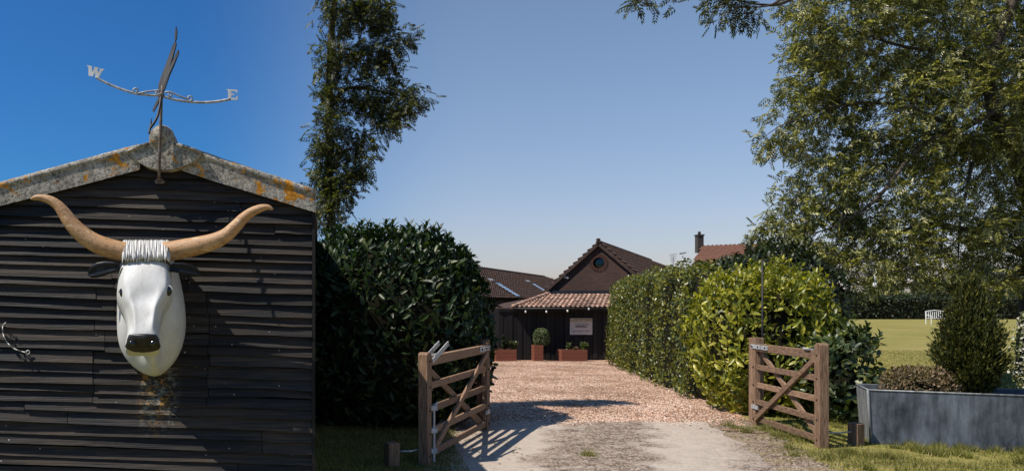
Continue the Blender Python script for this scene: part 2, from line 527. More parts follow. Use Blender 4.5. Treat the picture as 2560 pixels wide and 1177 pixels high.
M_FARLEAF = leafmat('far_tree_leaf', [(0, (0.05, 0.065, 0.03)), (0.6, (0.10, 0.115, 0.045)), (1, (0.18, 0.185, 0.07))], 0.6, 0.3, 0.3)
M_BARK = simple('ash_bark', (0.030, 0.024, 0.018), (0.11, 0.088, 0.066), 12, 0.9, 0.2, (1, 1, 0.3), 0.6, 0.02)
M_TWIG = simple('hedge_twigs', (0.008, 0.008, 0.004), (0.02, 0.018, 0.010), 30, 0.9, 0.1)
M_BRANCH = simple('sunlit_ash_twigs', (0.05, 0.038, 0.026), (0.17, 0.125, 0.085), 12, 0.85, 0.2, (1, 1, 0.4), 0.3, 0.01)
M_GATEV = simple('upright_gate_timber', (0.085, 0.046, 0.027), (0.33, 0.21, 0.135), 6, 0.75, 0.25, (16, 16, 1.3), 0.7, 0.006, per_obj=0.2, detail=8)
M_GATE = simple('gate_timber', (0.085, 0.046, 0.027), (0.33, 0.21, 0.135), 6, 0.75, 0.25, (16, 1.6, 16), 0.7, 0.006, per_obj=0.25, detail=8)
M_GALV = metal_mat('galvanised_fitting', (0.42, 0.43, 0.44), (0.62, 0.62, 0.62), 0.5, 0.4, 30)
M_ZINC = metal_mat('zinc_rim', (0.16, 0.17, 0.18), (0.34, 0.35, 0.36), 0.6, 0.3, 20)
M_TROUGH = metal_mat('shade_darkened_weathered_zinc', (0.022, 0.027, 0.037), (0.22, 0.25, 0.30), 0.55, 0.3, 2.6)  # weathered zinc, darkened so the front panel's shade sits in the colour
M_SOIL = simple('soil', (0.03, 0.022, 0.015), (0.06, 0.045, 0.03), 25, 0.95, 0.1)
M_GRAVEL = gravel_mat()
M_TARMAC = tarmac_mat()
M_LAWN = lawn_mat()
M_BRICK = brick_mat()
M_TILE = simple('clay_pantile', (0.15, 0.08, 0.055), (0.40, 0.26, 0.19), 5, 0.8, 0.3, (1, 1, 1), 0.3, 0.01, per_obj=0.5)
M_TILEDARK = simple('dark_weathered_tile', (0.036, 0.023, 0.019), (0.085, 0.052, 0.042), 6, 0.85, 0.25, (1, 1, 1), 0.3, 0.01)
M_TILERED = simple('red_pantile', (0.14, 0.062, 0.042), (0.25, 0.125, 0.085), 4, 0.85, 0.25)
M_BLACKWOOD = simple('black_boarding', (0.008, 0.007, 0.008), (0.02, 0.017, 0.017), 9, 0.7, 0.25, (8, 8, 1), 0.3, 0.004, per_obj=0.3)
M_PLANTER = simple('red_brown_planter_timber', (0.14, 0.045, 0.028), (0.24, 0.085, 0.05), 9, 0.7, 0.3, (2, 2, 10), 0.3, 0.004)
M_SIGN = plain('cream_sign_board', (0.56, 0.48, 0.42), 0.6)
M_GOLD = plain('sign_gold_band', (0.30, 0.22, 0.10), 0.6)
M_INK = plain('sign_ink', (0.08, 0.065, 0.06), 0.7)
M_CREAM = plain('sign_cream_lettering', (0.68, 0.60, 0.48), 0.6)
M_IRON = plain('black_iron_rod', (0.012, 0.011, 0.010), 0.55)
M_BULB = plain('clear_bulb_glass', (0.75, 0.74, 0.70), 0.15)
M_BENCH = plain('white_bench_paint', (0.78, 0.77, 0.73), 0.5)
M_STONE = None

# ------------------------------------------------------------------ the ground
def sheet(name, x0, x1, y0, y1, nx, ny, mat, lift, kind='structure', mask=None):
    xs = np.r_[-np.geomspace(600, 6, 24), np.arange(-5, 26, 0.6), np.geomspace(27, 900, 28)]
    ys = np.r_[np.linspace(-30, 5, 8), np.arange(6, 70, 0.7), np.geomspace(71, 1500, 30)]
    nx, ny = len(xs), len(ys)
    V = [(x, y, ground_z(x, y) + lift) for y in ys for x in xs]
    Fc = []
    for j in range(ny - 1):
        for i in range(nx - 1):
            if mask is None or mask(xs[i], ys[j]):
                Fc.append((j * nx + i, j * nx + i + 1, (j + 1) * nx + i + 1, (j + 1) * nx + i))
    me = mesh_from(V, Fc, mat, True)
    return obj(name, me, kind=kind)

# lawn: one sheet reaching the horizon
sheet('lawn', -600, 900, -30, 1500, 151, 120, M_LAWN, 0.0)

def ribbon(name, left, right, mat, lift, jitter=0.05, steps=40, across=14):
    """sheet between two outlines that run from near to far; its edges are ragged"""
    def at(line, t):
        k = t * (len(line) - 1); i = min(int(k), len(line) - 2); f = k - i
        return Vector(line[i]).lerp(Vector(line[i + 1]), f)
    V = []; Fc = []
    for j in range(steps + 1):
        t = j / steps
        a = at(left, t); b = at(right, t)
        a.x += random.uniform(-jitter, jitter); b.x += random.uniform(-jitter, jitter)
        for i in range(across + 1):
            q = a.lerp(b, i / across)
            if j == steps: q.y += random.uniform(-jitter, jitter) * 1.2
            V.append((q.x, q.y, ground_z(q.x, q.y) + lift))
    for j in range(steps):
        for i in range(across):
            k = j * (across + 1) + i
            Fc.append((k, k + 1, k + across + 2, k + across + 1))
    return obj(name, mesh_from(V, Fc, mat, True), kind='structure')

ribbon('gravel_drive', [(1.55, 10.2), (2.1, 14), (3.3, 22), (3.0, 29), (2.5, 40)], [(5.6, 10.2), (6.6, 13), (9.0, 20), (12.6, 29), (15, 40)], M_GRAVEL, 0.005, 0.06, 50)
ribbon('tarmac_drive', [(1.1, 3), (1.25, 7.5), (1.5, 9), (1.7, 10.66)], [(3.4, 3), (4.35, 7.6), (4.75, 9), (5.1, 10.66)], M_TARMAC, 0.010, 0.05, 40)

def dirt_mat():
    m, nt, b = nodes_of('gritty_bare_soil')
    v = coords(nt)
    vo = N(nt, 'ShaderNodeTexVoronoi'); vo.inputs['Scale'].default_value = 48
    nt.links.new(v, vo.inputs['Vector'])
    sep = nt.nodes.new('ShaderNodeSeparateColor'); nt.links.new(vo.outputs['Color'], sep.inputs[0])
    c = ramp(nt, sep.outputs[0], [(0.0, (0.05, 0.036, 0.025)), (0.5, (0.19, 0.14, 0.10)), (0.85, (0.36, 0.28, 0.21)), (1.0, (0.55, 0.46, 0.38))])
    c = mix(nt, ramp(nt, noise(nt, v, 3, 5, 0.7), [(0.45, 0.0), (0.6, 0.6)]), c, (0.30, 0.235, 0.12))
    nt.links.new(c, b.inputs['Base Color']); b.inputs['Roughness'].default_value = 0.95
    b.inputs['Specular IOR Level'].default_value = 0.1
    bump(nt, vo.outputs['Distance'], b, 0.8, 0.015)
    return m
M_DIRT = dirt_mat()
ribbon('verge_soil', [(3.2, 3), (4.1, 7.5), (4.5, 9), (4.9, 10.9)], [(4.1, 3), (4.85, 7.5), (5.25, 9), (5.75, 10.9)], M_DIRT, 0.0075, 0.10, 60, 8)
ribbon('verge_soil', [(0.85, 3), (0.95, 7.5), (1.2, 9), (1.4, 10.7)], [(1.3, 3), (1.5, 7.5), (1.75, 9), (2.0, 10.7)], M_DIRT, 0.0075, 0.08, 60, 8)

# ------------------------------------------------------------------ leaves
def unit(a):
    return a / np.maximum(np.linalg.norm(a, axis=-1, keepdims=True), 1e-9)

T_OVAL = (np.array([(0, 0, 0), (0.5, 0, 0.0), (1, 0, -0.10), (0.28, 0.42, 0.07), (0.68, 0.40, 0.03), (0.28, -0.42, 0.07), (0.68, -0.40, 0.03)], float),
          np.array([(0, 1, 3), (3, 1, 4), (4, 1, 2), (0, 5, 1), (5, 6, 1), (6, 2, 1)]))
T_KITE = (np.array([(0, 0, 0), (0.45, 0.5, 0.08), (1, 0, -0.08), (0.45, -0.5, 0.08)], float), np.array([(0, 2, 1), (0, 3, 2)]))
T_BLADE = (np.array([(0, 0.5, 0), (0, -0.5, 0), (1, 0, 0)], float), np.array([(0, 1, 2)]))

def pinnate(pairs=4):
    V = []; T = []
    def add(base, d, L, W):
        s = np.array([-d[1], d[0], 0])
        b = len(V)
        for q in ((0, 0, 0), (0.45, 0.5, 0.06), (1, 0, -0.22), (0.45, -0.5, 0.06)):
            p = np.array(base) + d * q[0] * L + s * q[1] * W
            V.append((p[0], p[1], p[2] + q[2] * L))
        T.extend([(b, b + 2, b + 1), (b, b + 3, b + 2)])
    for i in range(pairs):
        x = 0.30 + 0.55 * i / max(1, pairs - 1)
        z = -0.25 * x * x
        for s in (-1, 1):
            a = s * R(52 - 4 * i)
            add((x, 0, z), np.array([math.cos(a), math.sin(a), 0]), 0.36, 0.12)
    add((0.9, 0, -0.2), np.array([1.0, 0, 0]), 0.36, 0.12)
    return np.array(V), np.array(T)
T_ASH = pinnate(4)

def leaves(pos, dirs, nors, L, W, tmpl):
    """pos (n,3), dirs, nors; L, W arrays -> verts, tris"""
    V0, T0 = tmpl
    d = unit(dirs)
    s = unit(np.cross(nors, d))
    n = np.cross(d, s)
    L = np.broadcast_to(np.asarray(L, float), (len(pos),)); W = np.broadcast_to(np.asarray(W, float), (len(pos),))
    V = pos[:, None, :] + d[:, None, :] * (V0[None, :, 0, None] * L[:, None, None]) + s[:, None, :] * (V0[None, :, 1, None] * W[:, None, None]) + n[:, None, :] * (V0[None, :, 2, None] * L[:, None, None])
    T = T0[None] + (np.arange(len(pos)) * len(V0))[:, None, None]
    return V.reshape(-1, 3), T.reshape(-1, 3)

def lumps(p, seed, k=1.0):
    """cheap smooth 3-D noise in about -1..1 for an (n,3) array"""
    r = np.random.default_rng(seed)
    out = np.zeros(len(p))
    for a, fr in ((0.5, 1.3), (0.3, 2.9), (0.25, 5.3)):
        for _ in range(3):
            w = unit(r.normal(size=3)) * fr * k
            out += a / 1.7 * np.sin(p @ w * 2.2 + r.uniform(0, 6.28))
    return out

def rounded_box(n, half, p, seed, amp):
    """points and normals on a lumpy rounded box"""
    r = np.random.default_rng(seed)
    hx, hy, hz = half
    areas = np.array([hy * hz, hy * hz, hx * hz, hx * hz, hx * hy, hx * hy])
    face = r.choice(6, n, p=areas / areas.sum())
    q = r.uniform(-1, 1, (n, 3))
    ax = face // 2
    q[np.arange(n), ax] = np.where(face % 2 == 0, 1, -1)
    q /= (np.abs(q) ** p).sum(1, keepdims=True) ** (1 / p)
    h = np.array(half)
    pts = q * h
    nor = unit(np.sign(q) * np.abs(q) ** (p - 1) / h)
    pts = pts + nor * (lumps(pts, seed) * amp)[:, None]
    return pts, nor

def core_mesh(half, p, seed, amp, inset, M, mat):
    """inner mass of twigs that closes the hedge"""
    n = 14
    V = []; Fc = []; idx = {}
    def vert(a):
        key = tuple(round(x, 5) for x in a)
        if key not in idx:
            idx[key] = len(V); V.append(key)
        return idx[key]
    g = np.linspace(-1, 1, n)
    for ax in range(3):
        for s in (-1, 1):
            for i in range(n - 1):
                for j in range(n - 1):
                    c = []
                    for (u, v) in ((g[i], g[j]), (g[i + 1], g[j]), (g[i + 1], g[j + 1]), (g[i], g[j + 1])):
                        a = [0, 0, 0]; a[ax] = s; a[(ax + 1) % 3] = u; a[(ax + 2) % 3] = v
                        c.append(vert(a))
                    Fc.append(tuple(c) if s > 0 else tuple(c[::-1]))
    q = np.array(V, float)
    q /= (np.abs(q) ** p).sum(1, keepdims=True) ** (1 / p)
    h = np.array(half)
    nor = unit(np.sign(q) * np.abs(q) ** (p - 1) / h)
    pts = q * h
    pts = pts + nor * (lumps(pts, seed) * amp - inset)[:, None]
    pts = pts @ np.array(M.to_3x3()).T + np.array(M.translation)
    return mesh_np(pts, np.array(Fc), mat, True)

def hedge(name, label, cat, center, half, yaw, n, L, W, mat, tmpl=T_OVAL, p=4, amp=0.12, seed=1, up=0.5, droop=0.0, big=0, bigmat=None, depth=0.22, tufts=0, group=None, spread=0.9, zmin=None, keep=None):
    M = Matrix.Translation(center) @ Matrix.Rotation(yaw, 4, 'Z')
    base = Vector((center[0], center[1], ground_z(center[0], center[1]) if zmin is None else zmin))
    root = empty(name, base, label, cat, group)
    A = np.array(M.to_3x3()); t = np.array(center)
    pts, nor = rounded_box(n, half, p, seed, amp)
    r = np.random.default_rng(seed + 99)
    ins = np.abs(r.normal(0, depth * 0.6, n)).clip(0, depth * 1.6) - 0.03
    pts = pts - nor * ins[:, None]
    pts = pts @ A.T + t; nor = nor @ A.T
    gz = np.array([ground_z(x, y) for x, y in pts[:, :2]]) if zmin is None else np.full(n, zmin)
    ok = pts[:, 2] > gz + 0.03
    if keep is not None: ok &= keep(pts)
    pts, nor = pts[ok], nor[ok]
    m = len(pts)
    tang = unit(np.cross(nor, r.normal(size=(m, 3))))
    dirs = unit(nor * r.uniform(0.1, 0.7, (m, 1)) + tang * spread + np.array([0, 0, 1]) * (up * r.uniform(0, 1.4, (m, 1)) - droop))
    ln = unit(nor * 0.8 + r.normal(0, 0.45, (m, 3)) + np.array([0, 0, 0.45]))
    Ls = L * r.uniform(0.65, 1.25, m)
    Vs, Ts = [], []
    v, tt = leaves(pts, dirs, ln, Ls, Ls * W, tmpl); Vs.append(v); Ts.append(tt)
    if tufts:
        # shoots standing proud of the clipped face: whorls of leaves
        k = np.argsort(-(pts[:, 2] * 0.6 + r.uniform(0, 1.6, m)))[:tufts]
        for q in k:
            ax = unit(nor[q] * 0.6 + np.array([0, 0, 0.9]) + r.normal(0, 0.2, 3))
            o = pts[q]; ln_ = r.uniform(0.08, 0.2)
            c = 9
            ang = np.arange(c) * 2.4
            e1 = unit(np.cross(ax, [0.3, 0.8, 0.1])); e2 = np.cross(ax, e1)
            dd = unit(np.cos(ang)[:, None] * e1 + np.sin(ang)[:, None] * e2 + ax * np.linspace(0.3, 1.6, c)[:, None])
            pp = o + ax * (np.linspace(0.1, 1, c) * ln_)[:, None]
            v, tt = leaves(pp, dd, np.broadcast_to(ax, (c, 3)), L * r.uniform(0.7, 1.1, c), L * W * 0.9, tmpl)
            Vs.append(v); Ts.append(tt)
    off = 0
    for i in range(len(Ts)):
        Ts[i] = Ts[i] + off; off += len(Vs[i])
    fo = obj('foliage', mesh_np(np.concatenate(Vs), np.concatenate(Ts), mat), root, kind='stuff')
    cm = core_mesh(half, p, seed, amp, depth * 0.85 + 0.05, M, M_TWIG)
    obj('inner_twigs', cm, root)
    if big:
        # the largest leaves that face the drive, each one its own object
        me = mesh_from(T_OVAL[0] * np.array([1, W, 1]), [tuple(f) for f in T_OVAL[1]], bigmat)
        me.name = 'leaf'
        view = unit(np.array([0, 0, EYE]) - pts)
        score = (nor * view).sum(1) - ins[ok] * 6 + r.uniform(0, 0.8, m)
        pick = np.argsort(-score)[:big * 3]
        pick = r.choice(pick, min(big, len(pick)), replace=False)
        for q in pick:
            d = Vector(dirs[q]); s = Vector(ln[q]).cross(d).normalized(); nn = d.cross(s)
            o = bpy.data.objects.new('leaf', me); COL.objects.link(o)
            sc = L * r.uniform(1.1, 1.45)
            o.matrix_world = Matrix.Translation(Vector(pts[q] + nor[q] * 0.02)) @ Matrix((d, s, nn)).transposed().to_4x4() @ Matrix.Scale(sc, 4)
            o.parent = root; o.matrix_parent_inverse = Matrix.Translation(-base)
    return root

# ------------------------------------------------------------------ the black barn with the bull's head
YB = 6.5
def B(px, py, d=0.0):
    """a point on the gable wall (d metres in front of it)"""
    return P(px, py, YB - d)
SPX = YB / F
ROLL = 0.032
barn = empty('weatherboarded_barn', (-1.4, YB + 2, 0), 'small barn clad in black weatherboards with lichened grey verge and ridge cap', 'barn')
XR = 781
def top_left(x): return 402 - (402 - x) * -0.290 - 0          # line of the wall top, left slope
def gable_y(x):
    return 403 + (404 - x) * 0.285 if x < 404 else 403 + (x - 404) * 0.315
# backing wall, side and rear walls, so that the barn is a closed building
XL = -330
mb = MB()
out = [B(XL, 1260, -0.06), B(XR - 4, 1260, -0.06), B(XR - 4, gable_y(XR) + 2, -0.06), B(404, 410, -0.06), B(XL, gable_y(XL) + 2, -0.06)]
mb.prism(out, Vector((0, 4.6, 0)))
mb.build('wall', M_BLACKWOOD, barn)
# the boards
rows = []
y = 418.0
while y < 1250:
    h = random.uniform(22.5, 29.0) if y < 1000 else random.uniform(25, 32)
    rows.append((y, h)); y += h
def row_span(yc):
    # where a row running at slope ROLL meets the verge
    xl = XL + 4; xr = XR
    for x in range(404, int(XL), -4):
        if gable_y(x) - 4 > yc + ROLL * (x - 400) : xl = x; break
    for x in range(404, XR, 4):
        if gable_y(x) - 4 > yc + ROLL * (x - 400): xr = x; break
    return xl, xr
for y0, h in rows:
    xl, xr = row_span(y0 + h * 0.6)
    if xr - xl < 20: continue
    cuts = []
    if 720 < y0 < 1000:
        cuts = [random.choice([236, 240, 262, 288]) if y0 < 860 else random.choice([232, 236]), 520 + random.uniform(-4, 5)]
    elif 660 < y0 <= 720:
        cuts = [284 + random.uniform(-20, 10), 470 + random.uniform(-6, 6)]
    elif 1060 < y0 < 1110:
        cuts = [655 + random.uniform(-3, 3)]
    elif random.random() < 0.45:
        cuts = [random.choice([90, 160, 610, 690, -60]) + random.uniform(-30, 30)]
    ends = [xl] + [c for c in cuts if xl + 15 < c < xr - 15] + [xr]
    for a, b in zip(ends[:-1], ends[1:]):
        dv = random.uniform(-2.4, 2.4); tilt = random.uniform(-0.007, 0.007); dd = random.uniform(-0.004, 0.010)
        n = 5
        V = []; Fc = []
        ph = random.uniform(0, 6); wv = random.uniform(0.4, 1.3)
        for k in range(n + 1):
            x = a + 0.8 + (b - a - 1.6) * k / n
            yt = y0 + dv + (ROLL + tilt) * (x - 400) + wv * math.sin(ph + k * 1.3)
            yb = yt + h - 0.5 + random.uniform(-0.9, 0.9)
            wd = 0.004 * math.sin(ph * 2 + k * 0.9)
            V += [B(x, yt - 3, -0.012), B(x, yt - 3, 0.000 + dd), B(x, yb, 0.034 + dd + wd), B(x, yb, -0.01)]
        for k in range(n):
            for q in range(4):
                Fc.append((4 * k + q, 4 * k + (q + 1) % 4, 4 * k + 4 + (q + 1) % 4, 4 * k + 4 + q))
        Fc += [(3, 2, 1, 0), (4 * n, 4 * n + 1, 4 * n + 2, 4 * n + 3)]
        me = mesh_from(V, Fc, M_PLANK)
        obj('weatherboard', me, barn)
# corner board on the right
mb = MB(); mb.prism([B(XR - 1, 505, 0.036), B(XR + 7, 507, 0.036), B(XR + 7, 1262, 0.036), B(XR - 1, 1262, 0.036)], Vector((0, 0.09, 0)))
mb.build('corner_board', M_BLACKWOOD, barn)
# verges: front plate with a roll on top, in lengths
def verge(x0, y0t, y0b, x1, y1t, y1b, name):
    mb = MB()
    n = 10
    for k in range(n):
        pass
    tops = [(x0 + (x1 - x0) * k / n, y0t + (y1t - y0t) * k / n + random.uniform(-1, 1)) for k in range(n + 1)]
    bots = [(x0 + (x1 - x0) * k / n, y0b + (y1b - y0b) * k / n + random.uniform(-1, 1)) for k in range(n + 1)]
    V = []; Fc = []
    for (xa, ya), (xb, yb) in zip(tops, bots):
        V += [B(xa, ya + 8, 0.075), B(xb, yb, 0.070), B(xb, yb, 0.05), B(xa, ya + 8, 0.03)]
    for k in range(n):
        for q in range(4):
            Fc.append((4 * k + q, 4 * k + (q + 1) % 4, 4 * k + 4 + (q + 1) % 4, 4 * k + 4 + q))
    Fc += [(3, 2, 1, 0), (4 * n, 4 * n + 1, 4 * n + 2, 4 * n + 3)]
    mb.add(V, Fc)
    mb.build('verge_board', M_LICHEN, barn)
    mb = MB()
    mb.tube([B(x, yy + 6, 0.055) for x, yy in tops], [0.034 + random.uniform(-.003, .003) for _ in tops], 10)
    mb.build('verge_roll', M_LICHEN, barn, True)
verge(350, 364, 424, XL - 10, 552, 604, 'l')
verge(455, 366, 428, XR + 9, 479, 531, 'r')
# roof slopes behind the verge
for xs, (ya, yb) in (((404, XL - 16), (360, 560)), ((404, XR + 9), (360, 486))):
    mb = MB()
    a = B(xs[0], ya + 6, 0.03); b = B(xs[1], yb + 6, 0.03)
    n = 24
    V = []; Fc = []
    for k in range(n + 1):
        q = a.lerp(b, k / n)
        wv = 0.012 * math.sin(k * 2.6)
        for yy in (0.0, 4.7):
            V += [q + Vector((0, yy, wv)), q + Vector((0, yy, wv - 0.03))]
    for k in range(n):
        i = 4 * k
        Fc += [(i, i + 4, i + 6, i + 2), (i + 1, i + 3, i + 7, i + 5), (i, i + 1, i + 5, i + 4), (i + 2, i + 6, i + 7, i + 3)]
    mb.add(V, Fc); mb.build('roof', M_LICHEN, barn)
# ridge cap: a shield with a round knob
shield = [(315, 377), (340, 367), (372, 356), (374, 342), (381, 331), (392, 325), (405, 322), (419, 325), (430, 331), (436, 342), (439, 357), (470, 366), (504, 379), (499, 392), (480, 407), (455, 418), (425, 426), (393, 426), (365, 417), (340, 402), (322, 388)]
mb = MB(); mb.prism([B(x, y, 0.125) for x, y in shield], Vector((0, 0.12, 0)))
cap = mb.build('ridge_cap', M_LICHEN, barn, bevel=0.006)
knob = MB(); knob.tube([B(405, 345, 0.135), B(405, 345, 0.06), B(405, 352, -4.4)], [0.095, 0.102, 0.10], 18)
knob.build('ridge_roll', M_LICHEN, barn, True)
rim = MB(); rim.tube([B(x, y, 0.13) for x, y in [(317, 380), (340, 369), (371, 359)]], 0.014, 6)
rim.build('cap_rim', M_LICHEN, barn, True); rim = MB()
rim.tube([B(x, y, 0.13) for x, y in [(440, 360), (470, 369), (502, 381)]], 0.014, 6); rim.build('cap_rim', M_LICHEN, barn, True)


# ---- weather vane
vane = empty('weather_vane', B(399, 452, 0.06), 'wrought weather vane with W and E letters on a rusty pole above the barn', 'weather vane')
DV = 0.17
mb = MB()
mb.tube([B(397, 452, 0.05), B(398, 446, 0.10), B(398, 425, 0.16), B(399, 380, DV), B(402, 300, DV), B(404, 240, DV), B(406, 215, DV)], [0.012, 0.011, 0.011, 0.013, 0.012, 0.011, 0.009], 8)
mb.build('pole', M_RUST, vane, True)
mb = MB(); mb.prism([B(x, y, 0.055) for x, y in [(386, 452), (392, 446), (404, 446), (412, 454), (408, 459), (389, 459)]], Vector((0, 0.02, 0)))
mb.build('wall_bracket', M_RUST, vane)
mb = MB()
def arc(pts, m=6):
    """catmull-rom through px points"""
    o = []
    q = [pts[0]] + list(pts) + [pts[-1]]
    for i in range(1, len(q) - 2):
        for k in range(m):
            t = k / m
            r = []
            for c in range(len(pts[0])):
                p0, p1, p2, p3 = q[i - 1][c], q[i][c], q[i + 1][c], q[i + 2][c]
                r.append(0.5 * (2 * p1 + (p2 - p0) * t + (2 * p0 - 5 * p1 + 4 * p2 - p3) * t * t + (3 * p1 - p0 - 3 * p2 + p3) * t ** 3))
            o.append(tuple(r))
    o.append(tuple(pts[-1]))
    return o
mb.tube([B(x, y, DV) for x, y in arc([(240, 194), (262, 206), (300, 222), (345, 235), (404, 240)])], 0.0105, 6)
mb.tube([B(x, y, DV) for x, y in arc([(404, 240), (440, 250), (490, 256), (535, 255), (577, 248)])], 0.0105, 6)
mb.build('cross_arm', M_VANE, vane, True)
def spiral(cx, cy, r0, r1, a0, a1, n=18):
    return [(cx + (r0 + (r1 - r0) * k / n) * math.cos(a0 + (a1 - a0) * k / n), cy + (r0 + (r1 - r0) * k / n) * math.sin(a0 + (a1 - a0) * k / n)) for k in range(n + 1)]
for s in (arc([(400, 226), (370, 229), (350, 233)]) + spiral(340, 227, 9, 3, 0.9, 0.9 + 7.0)[0:], spiral(393, 233, 6, 2, -1.2, 5)):
    mb = MB(); mb.tube([B(x, y, DV + 0.005) for x, y in s], 0.007, 6); mb.build('scroll', M_VANE, vane, True)
for s in (arc([(412, 232), (425, 230), (450, 241), (468, 247)]) + spiral(474, 246, 8, 3, 2.4, 2.4 - 7.0), spiral(424, 237, 7, 2, -2.2, 4)):
    mb = MB(); mb.tube([B(x, y, DV + 0.005) for x, y in s], 0.007, 6); mb.build('scroll', M_VANE, vane, True)
Wl = [(217, 163), (230, 166), (229, 169), (231, 181), (236, 170), (234, 167), (247, 170), (244, 173), (245, 184), (250, 174), (247, 172), (260, 173), (253, 180), (246, 195), (238, 193), (238, 181), (231, 191), (221, 189), (221, 170)]
mb = MB(); mb.prism([B(x, y, DV + 0.006) for x, y in Wl], Vector((0, 0.012, 0))); mb.build('letter_w', M_LETTER, vane)
El = [(566, 223), (593, 225), (594, 232), (590, 231), (588, 228), (578, 228), (578, 234), (585, 234), (585, 238), (578, 238), (578, 245), (589, 245), (591, 241), (595, 240), (593, 250), (566, 249), (570, 245), (570, 227)]
mb = MB(); mb.prism([B(x, y, DV + 0.006) for x, y in El], Vector((0, 0.012, 0))); mb.build('letter_e', M_LETTER, vane)
# the vane itself: a flat cut plate seen almost end on; it runs from the far top to the near bottom
def VP(x, y): return B(x, y, DV + 0.0042 * (y - 240) * 0.5)
plate = [(438, 103), (432, 112), (424, 135), (411, 170), (401, 196), (396, 212), (394, 238), (404, 236), (413, 210), (424, 172), (433, 140), (440, 112)]
mb = MB(); mb.prism([VP(x, y) for x, y in plate], Vector((0.006, 0.006, 0))); mb.build('vane_plate', M_VANEDARK, vane)
fin = [(445, 126), (447, 133), (437, 160), (424, 190), (412, 224), (406, 236), (404, 228), (413, 196), (427, 164)]
mb = MB(); mb.prism([VP(x, y) + Vector((0, -0.012, 0)) for x, y in fin], Vector((0.006, 0.006, 0))); mb.build('vane_fin', M_VANEDARK, vane)
tip = [(439, 66), (442, 80), (441, 96), (438, 104), (436, 96), (437, 84)]
mb = MB(); mb.prism([VP(x, y) for x, y in tip], Vector((0.006, 0.006, 0))); mb.build('vane_tip', M_VANEDARK, vane)
mb = MB(); mb.prism([VP(x, y) for x, y in [(398, 240), (403, 240), (393, 262), (383, 280), (380, 277), (388, 258)]], Vector((0.006, 0.006, 0)))
mb.build('tail_fin', M_VANEDARK, vane)
mb = MB(); mb.tube([VP(x, y) for x, y in arc([(403, 238), (400, 262), (394, 290), (385, 308), (375, 322), (373, 335)])], [0.011] * 24 + [0.009] * 6 + [0.003], 6)
mb.tube([VP(x, y) for x, y in [(374, 327), (377, 312), (379, 296)]], [0.009, 0.008, 0.003], 6)
mb.build('arrow_arm', M_VANEDARK, vane, True)
mb = MB(); mb.ball(B(404, 238, DV), (0.022, 0.022, 0.028)); mb.build('hub', M_RUST, vane, True)

# ---- the bull's head
bull = empty('bull_head_sculpture', B(378, 780, 0.03), 'white longhorn bull head sculpture with tan horns mounted on the black boards', 'sculpture')
# neck: rings from the wall outline up to the back of the jaw
wall_out = [(312, 640), (300, 680), (294, 730), (292, 780), (292, 830), (297, 862), (308, 887), (325, 910), (350, 930), (385, 944), (408, 934), (430, 914), (448, 888), (460, 855), (466, 815), (464, 770), (456, 722), (446, 680), (436, 645), (400, 628), (350, 628)]
V = []; Fc = []
nr = [(0.0, 1.0, 0), (0.05, 1.0, 0), (0.10, 0.96, 2), (0.16, 0.87, 6), (0.21, 0.74, 10), (0.26, 0.55, 14), (0.30, 0.30, 16)]
cxn, cyn = 376, 780
nw = len(wall_out)
for d, k, up in nr:
    for (x, yy) in wall_out:
        keel = math.exp(-((x - 388) / 16) ** 2) if yy > 850 else 0
        V.append(B(cxn - 8 * (1 - k) + (x - cxn) * k, cyn - up + (yy - cyn) * k, d * (1 + 0.75 * keel) + 0.02 * keel))
for i in range(len(nr) - 1):
    for j in range(nw):
        Fc.append((i * nw + j, i * nw + (j + 1) % nw, (i + 1) * nw + (j + 1) % nw, (i + 1) * nw + j))
Fc.append(tuple((len(nr) - 1) * nw + j for j in range(nw)))
bm = MB().add(V, Fc)
# head: stations down the face; each a rounded section
st = [  # cx, cy, front depth, half width px, section thickness m, squareness
    (364, 622, 0.30, 56, 0.26, 0.75), (364, 640, 0.36, 61, 0.26, 0.72), (363, 655, 0.40, 65, 0.27, 0.66), (362, 685, 0.455, 68, 0.29, 0.62), (362, 712, 0.49, 70, 0.30, 0.60),
    (361, 732, 0.51, 70, 0.30, 0.58), (360, 750, 0.53, 60, 0.31, 0.50), (360, 768, 0.555, 49, 0.31, 0.44), (360, 790, 0.585, 43, 0.29, 0.42), (359, 808, 0.615, 40, 0.26, 0.42),
    (358, 826, 0.645, 40, 0.23, 0.45), (357, 840, 0.66, 43, 0.21, 0.55), (357, 856, 0.655, 45, 0.19, 0.66), (357, 870, 0.62, 43, 0.15, 0.7), (358, 878, 0.56, 34, 0.10, 0.8)]
Vh = []; Fh = []
ns = 33
for si, (cx, cy, d, w, T, sq) in enumerate(st):
    for k in range(ns):
        th = R(-118 + 236 * k / (ns - 1))
        sx_ = math.copysign(abs(math.sin(th)) ** sq, math.sin(th))
        cz = math.copysign(abs(math.cos(th)) ** (0.55), math.cos(th))
        dep = T * 0.72 * (1 - cz)
        xx = cx + w * sx_
        # brow ridges and the groove beside the nose bridge
        e = 0.0
        if 1 <= si <= 3: e -= 0.030 * max(0, abs(sx_) - 0.55) / 0.45
        if si == 1: e -= 0.03
        if 3 <= si <= 6:
            e += 0.026 * math.exp(-((abs(sx_) - 0.80) / 0.16) ** 2)
        if 5 <= si <= 9:
            e -= 0.034 * math.exp(-((abs(sx_) - 0.86) / 0.14) ** 2)
            e += 0.016 * math.exp(-((abs(sx_) - 0.55) / 0.12) ** 2)
        if si in (5, 6): e -= 0.012 * math.exp(-(sx_ / 0.5) ** 2)
        Vh.append(B(xx, cy + 0.42 * dep / SPX * 0.75, d - dep + e))
for i in range(len(st) - 1):
    for k in range(ns - 1):
        Fh.append((i * ns + k, i * ns + k + 1, (i + 1) * ns + k + 1, (i + 1) * ns + k))
Fh.append(tuple(range(ns)))
Fh.append(tuple((len(st) - 1) * ns + k for k in range(ns)))
bm.add(Vh, Fh)
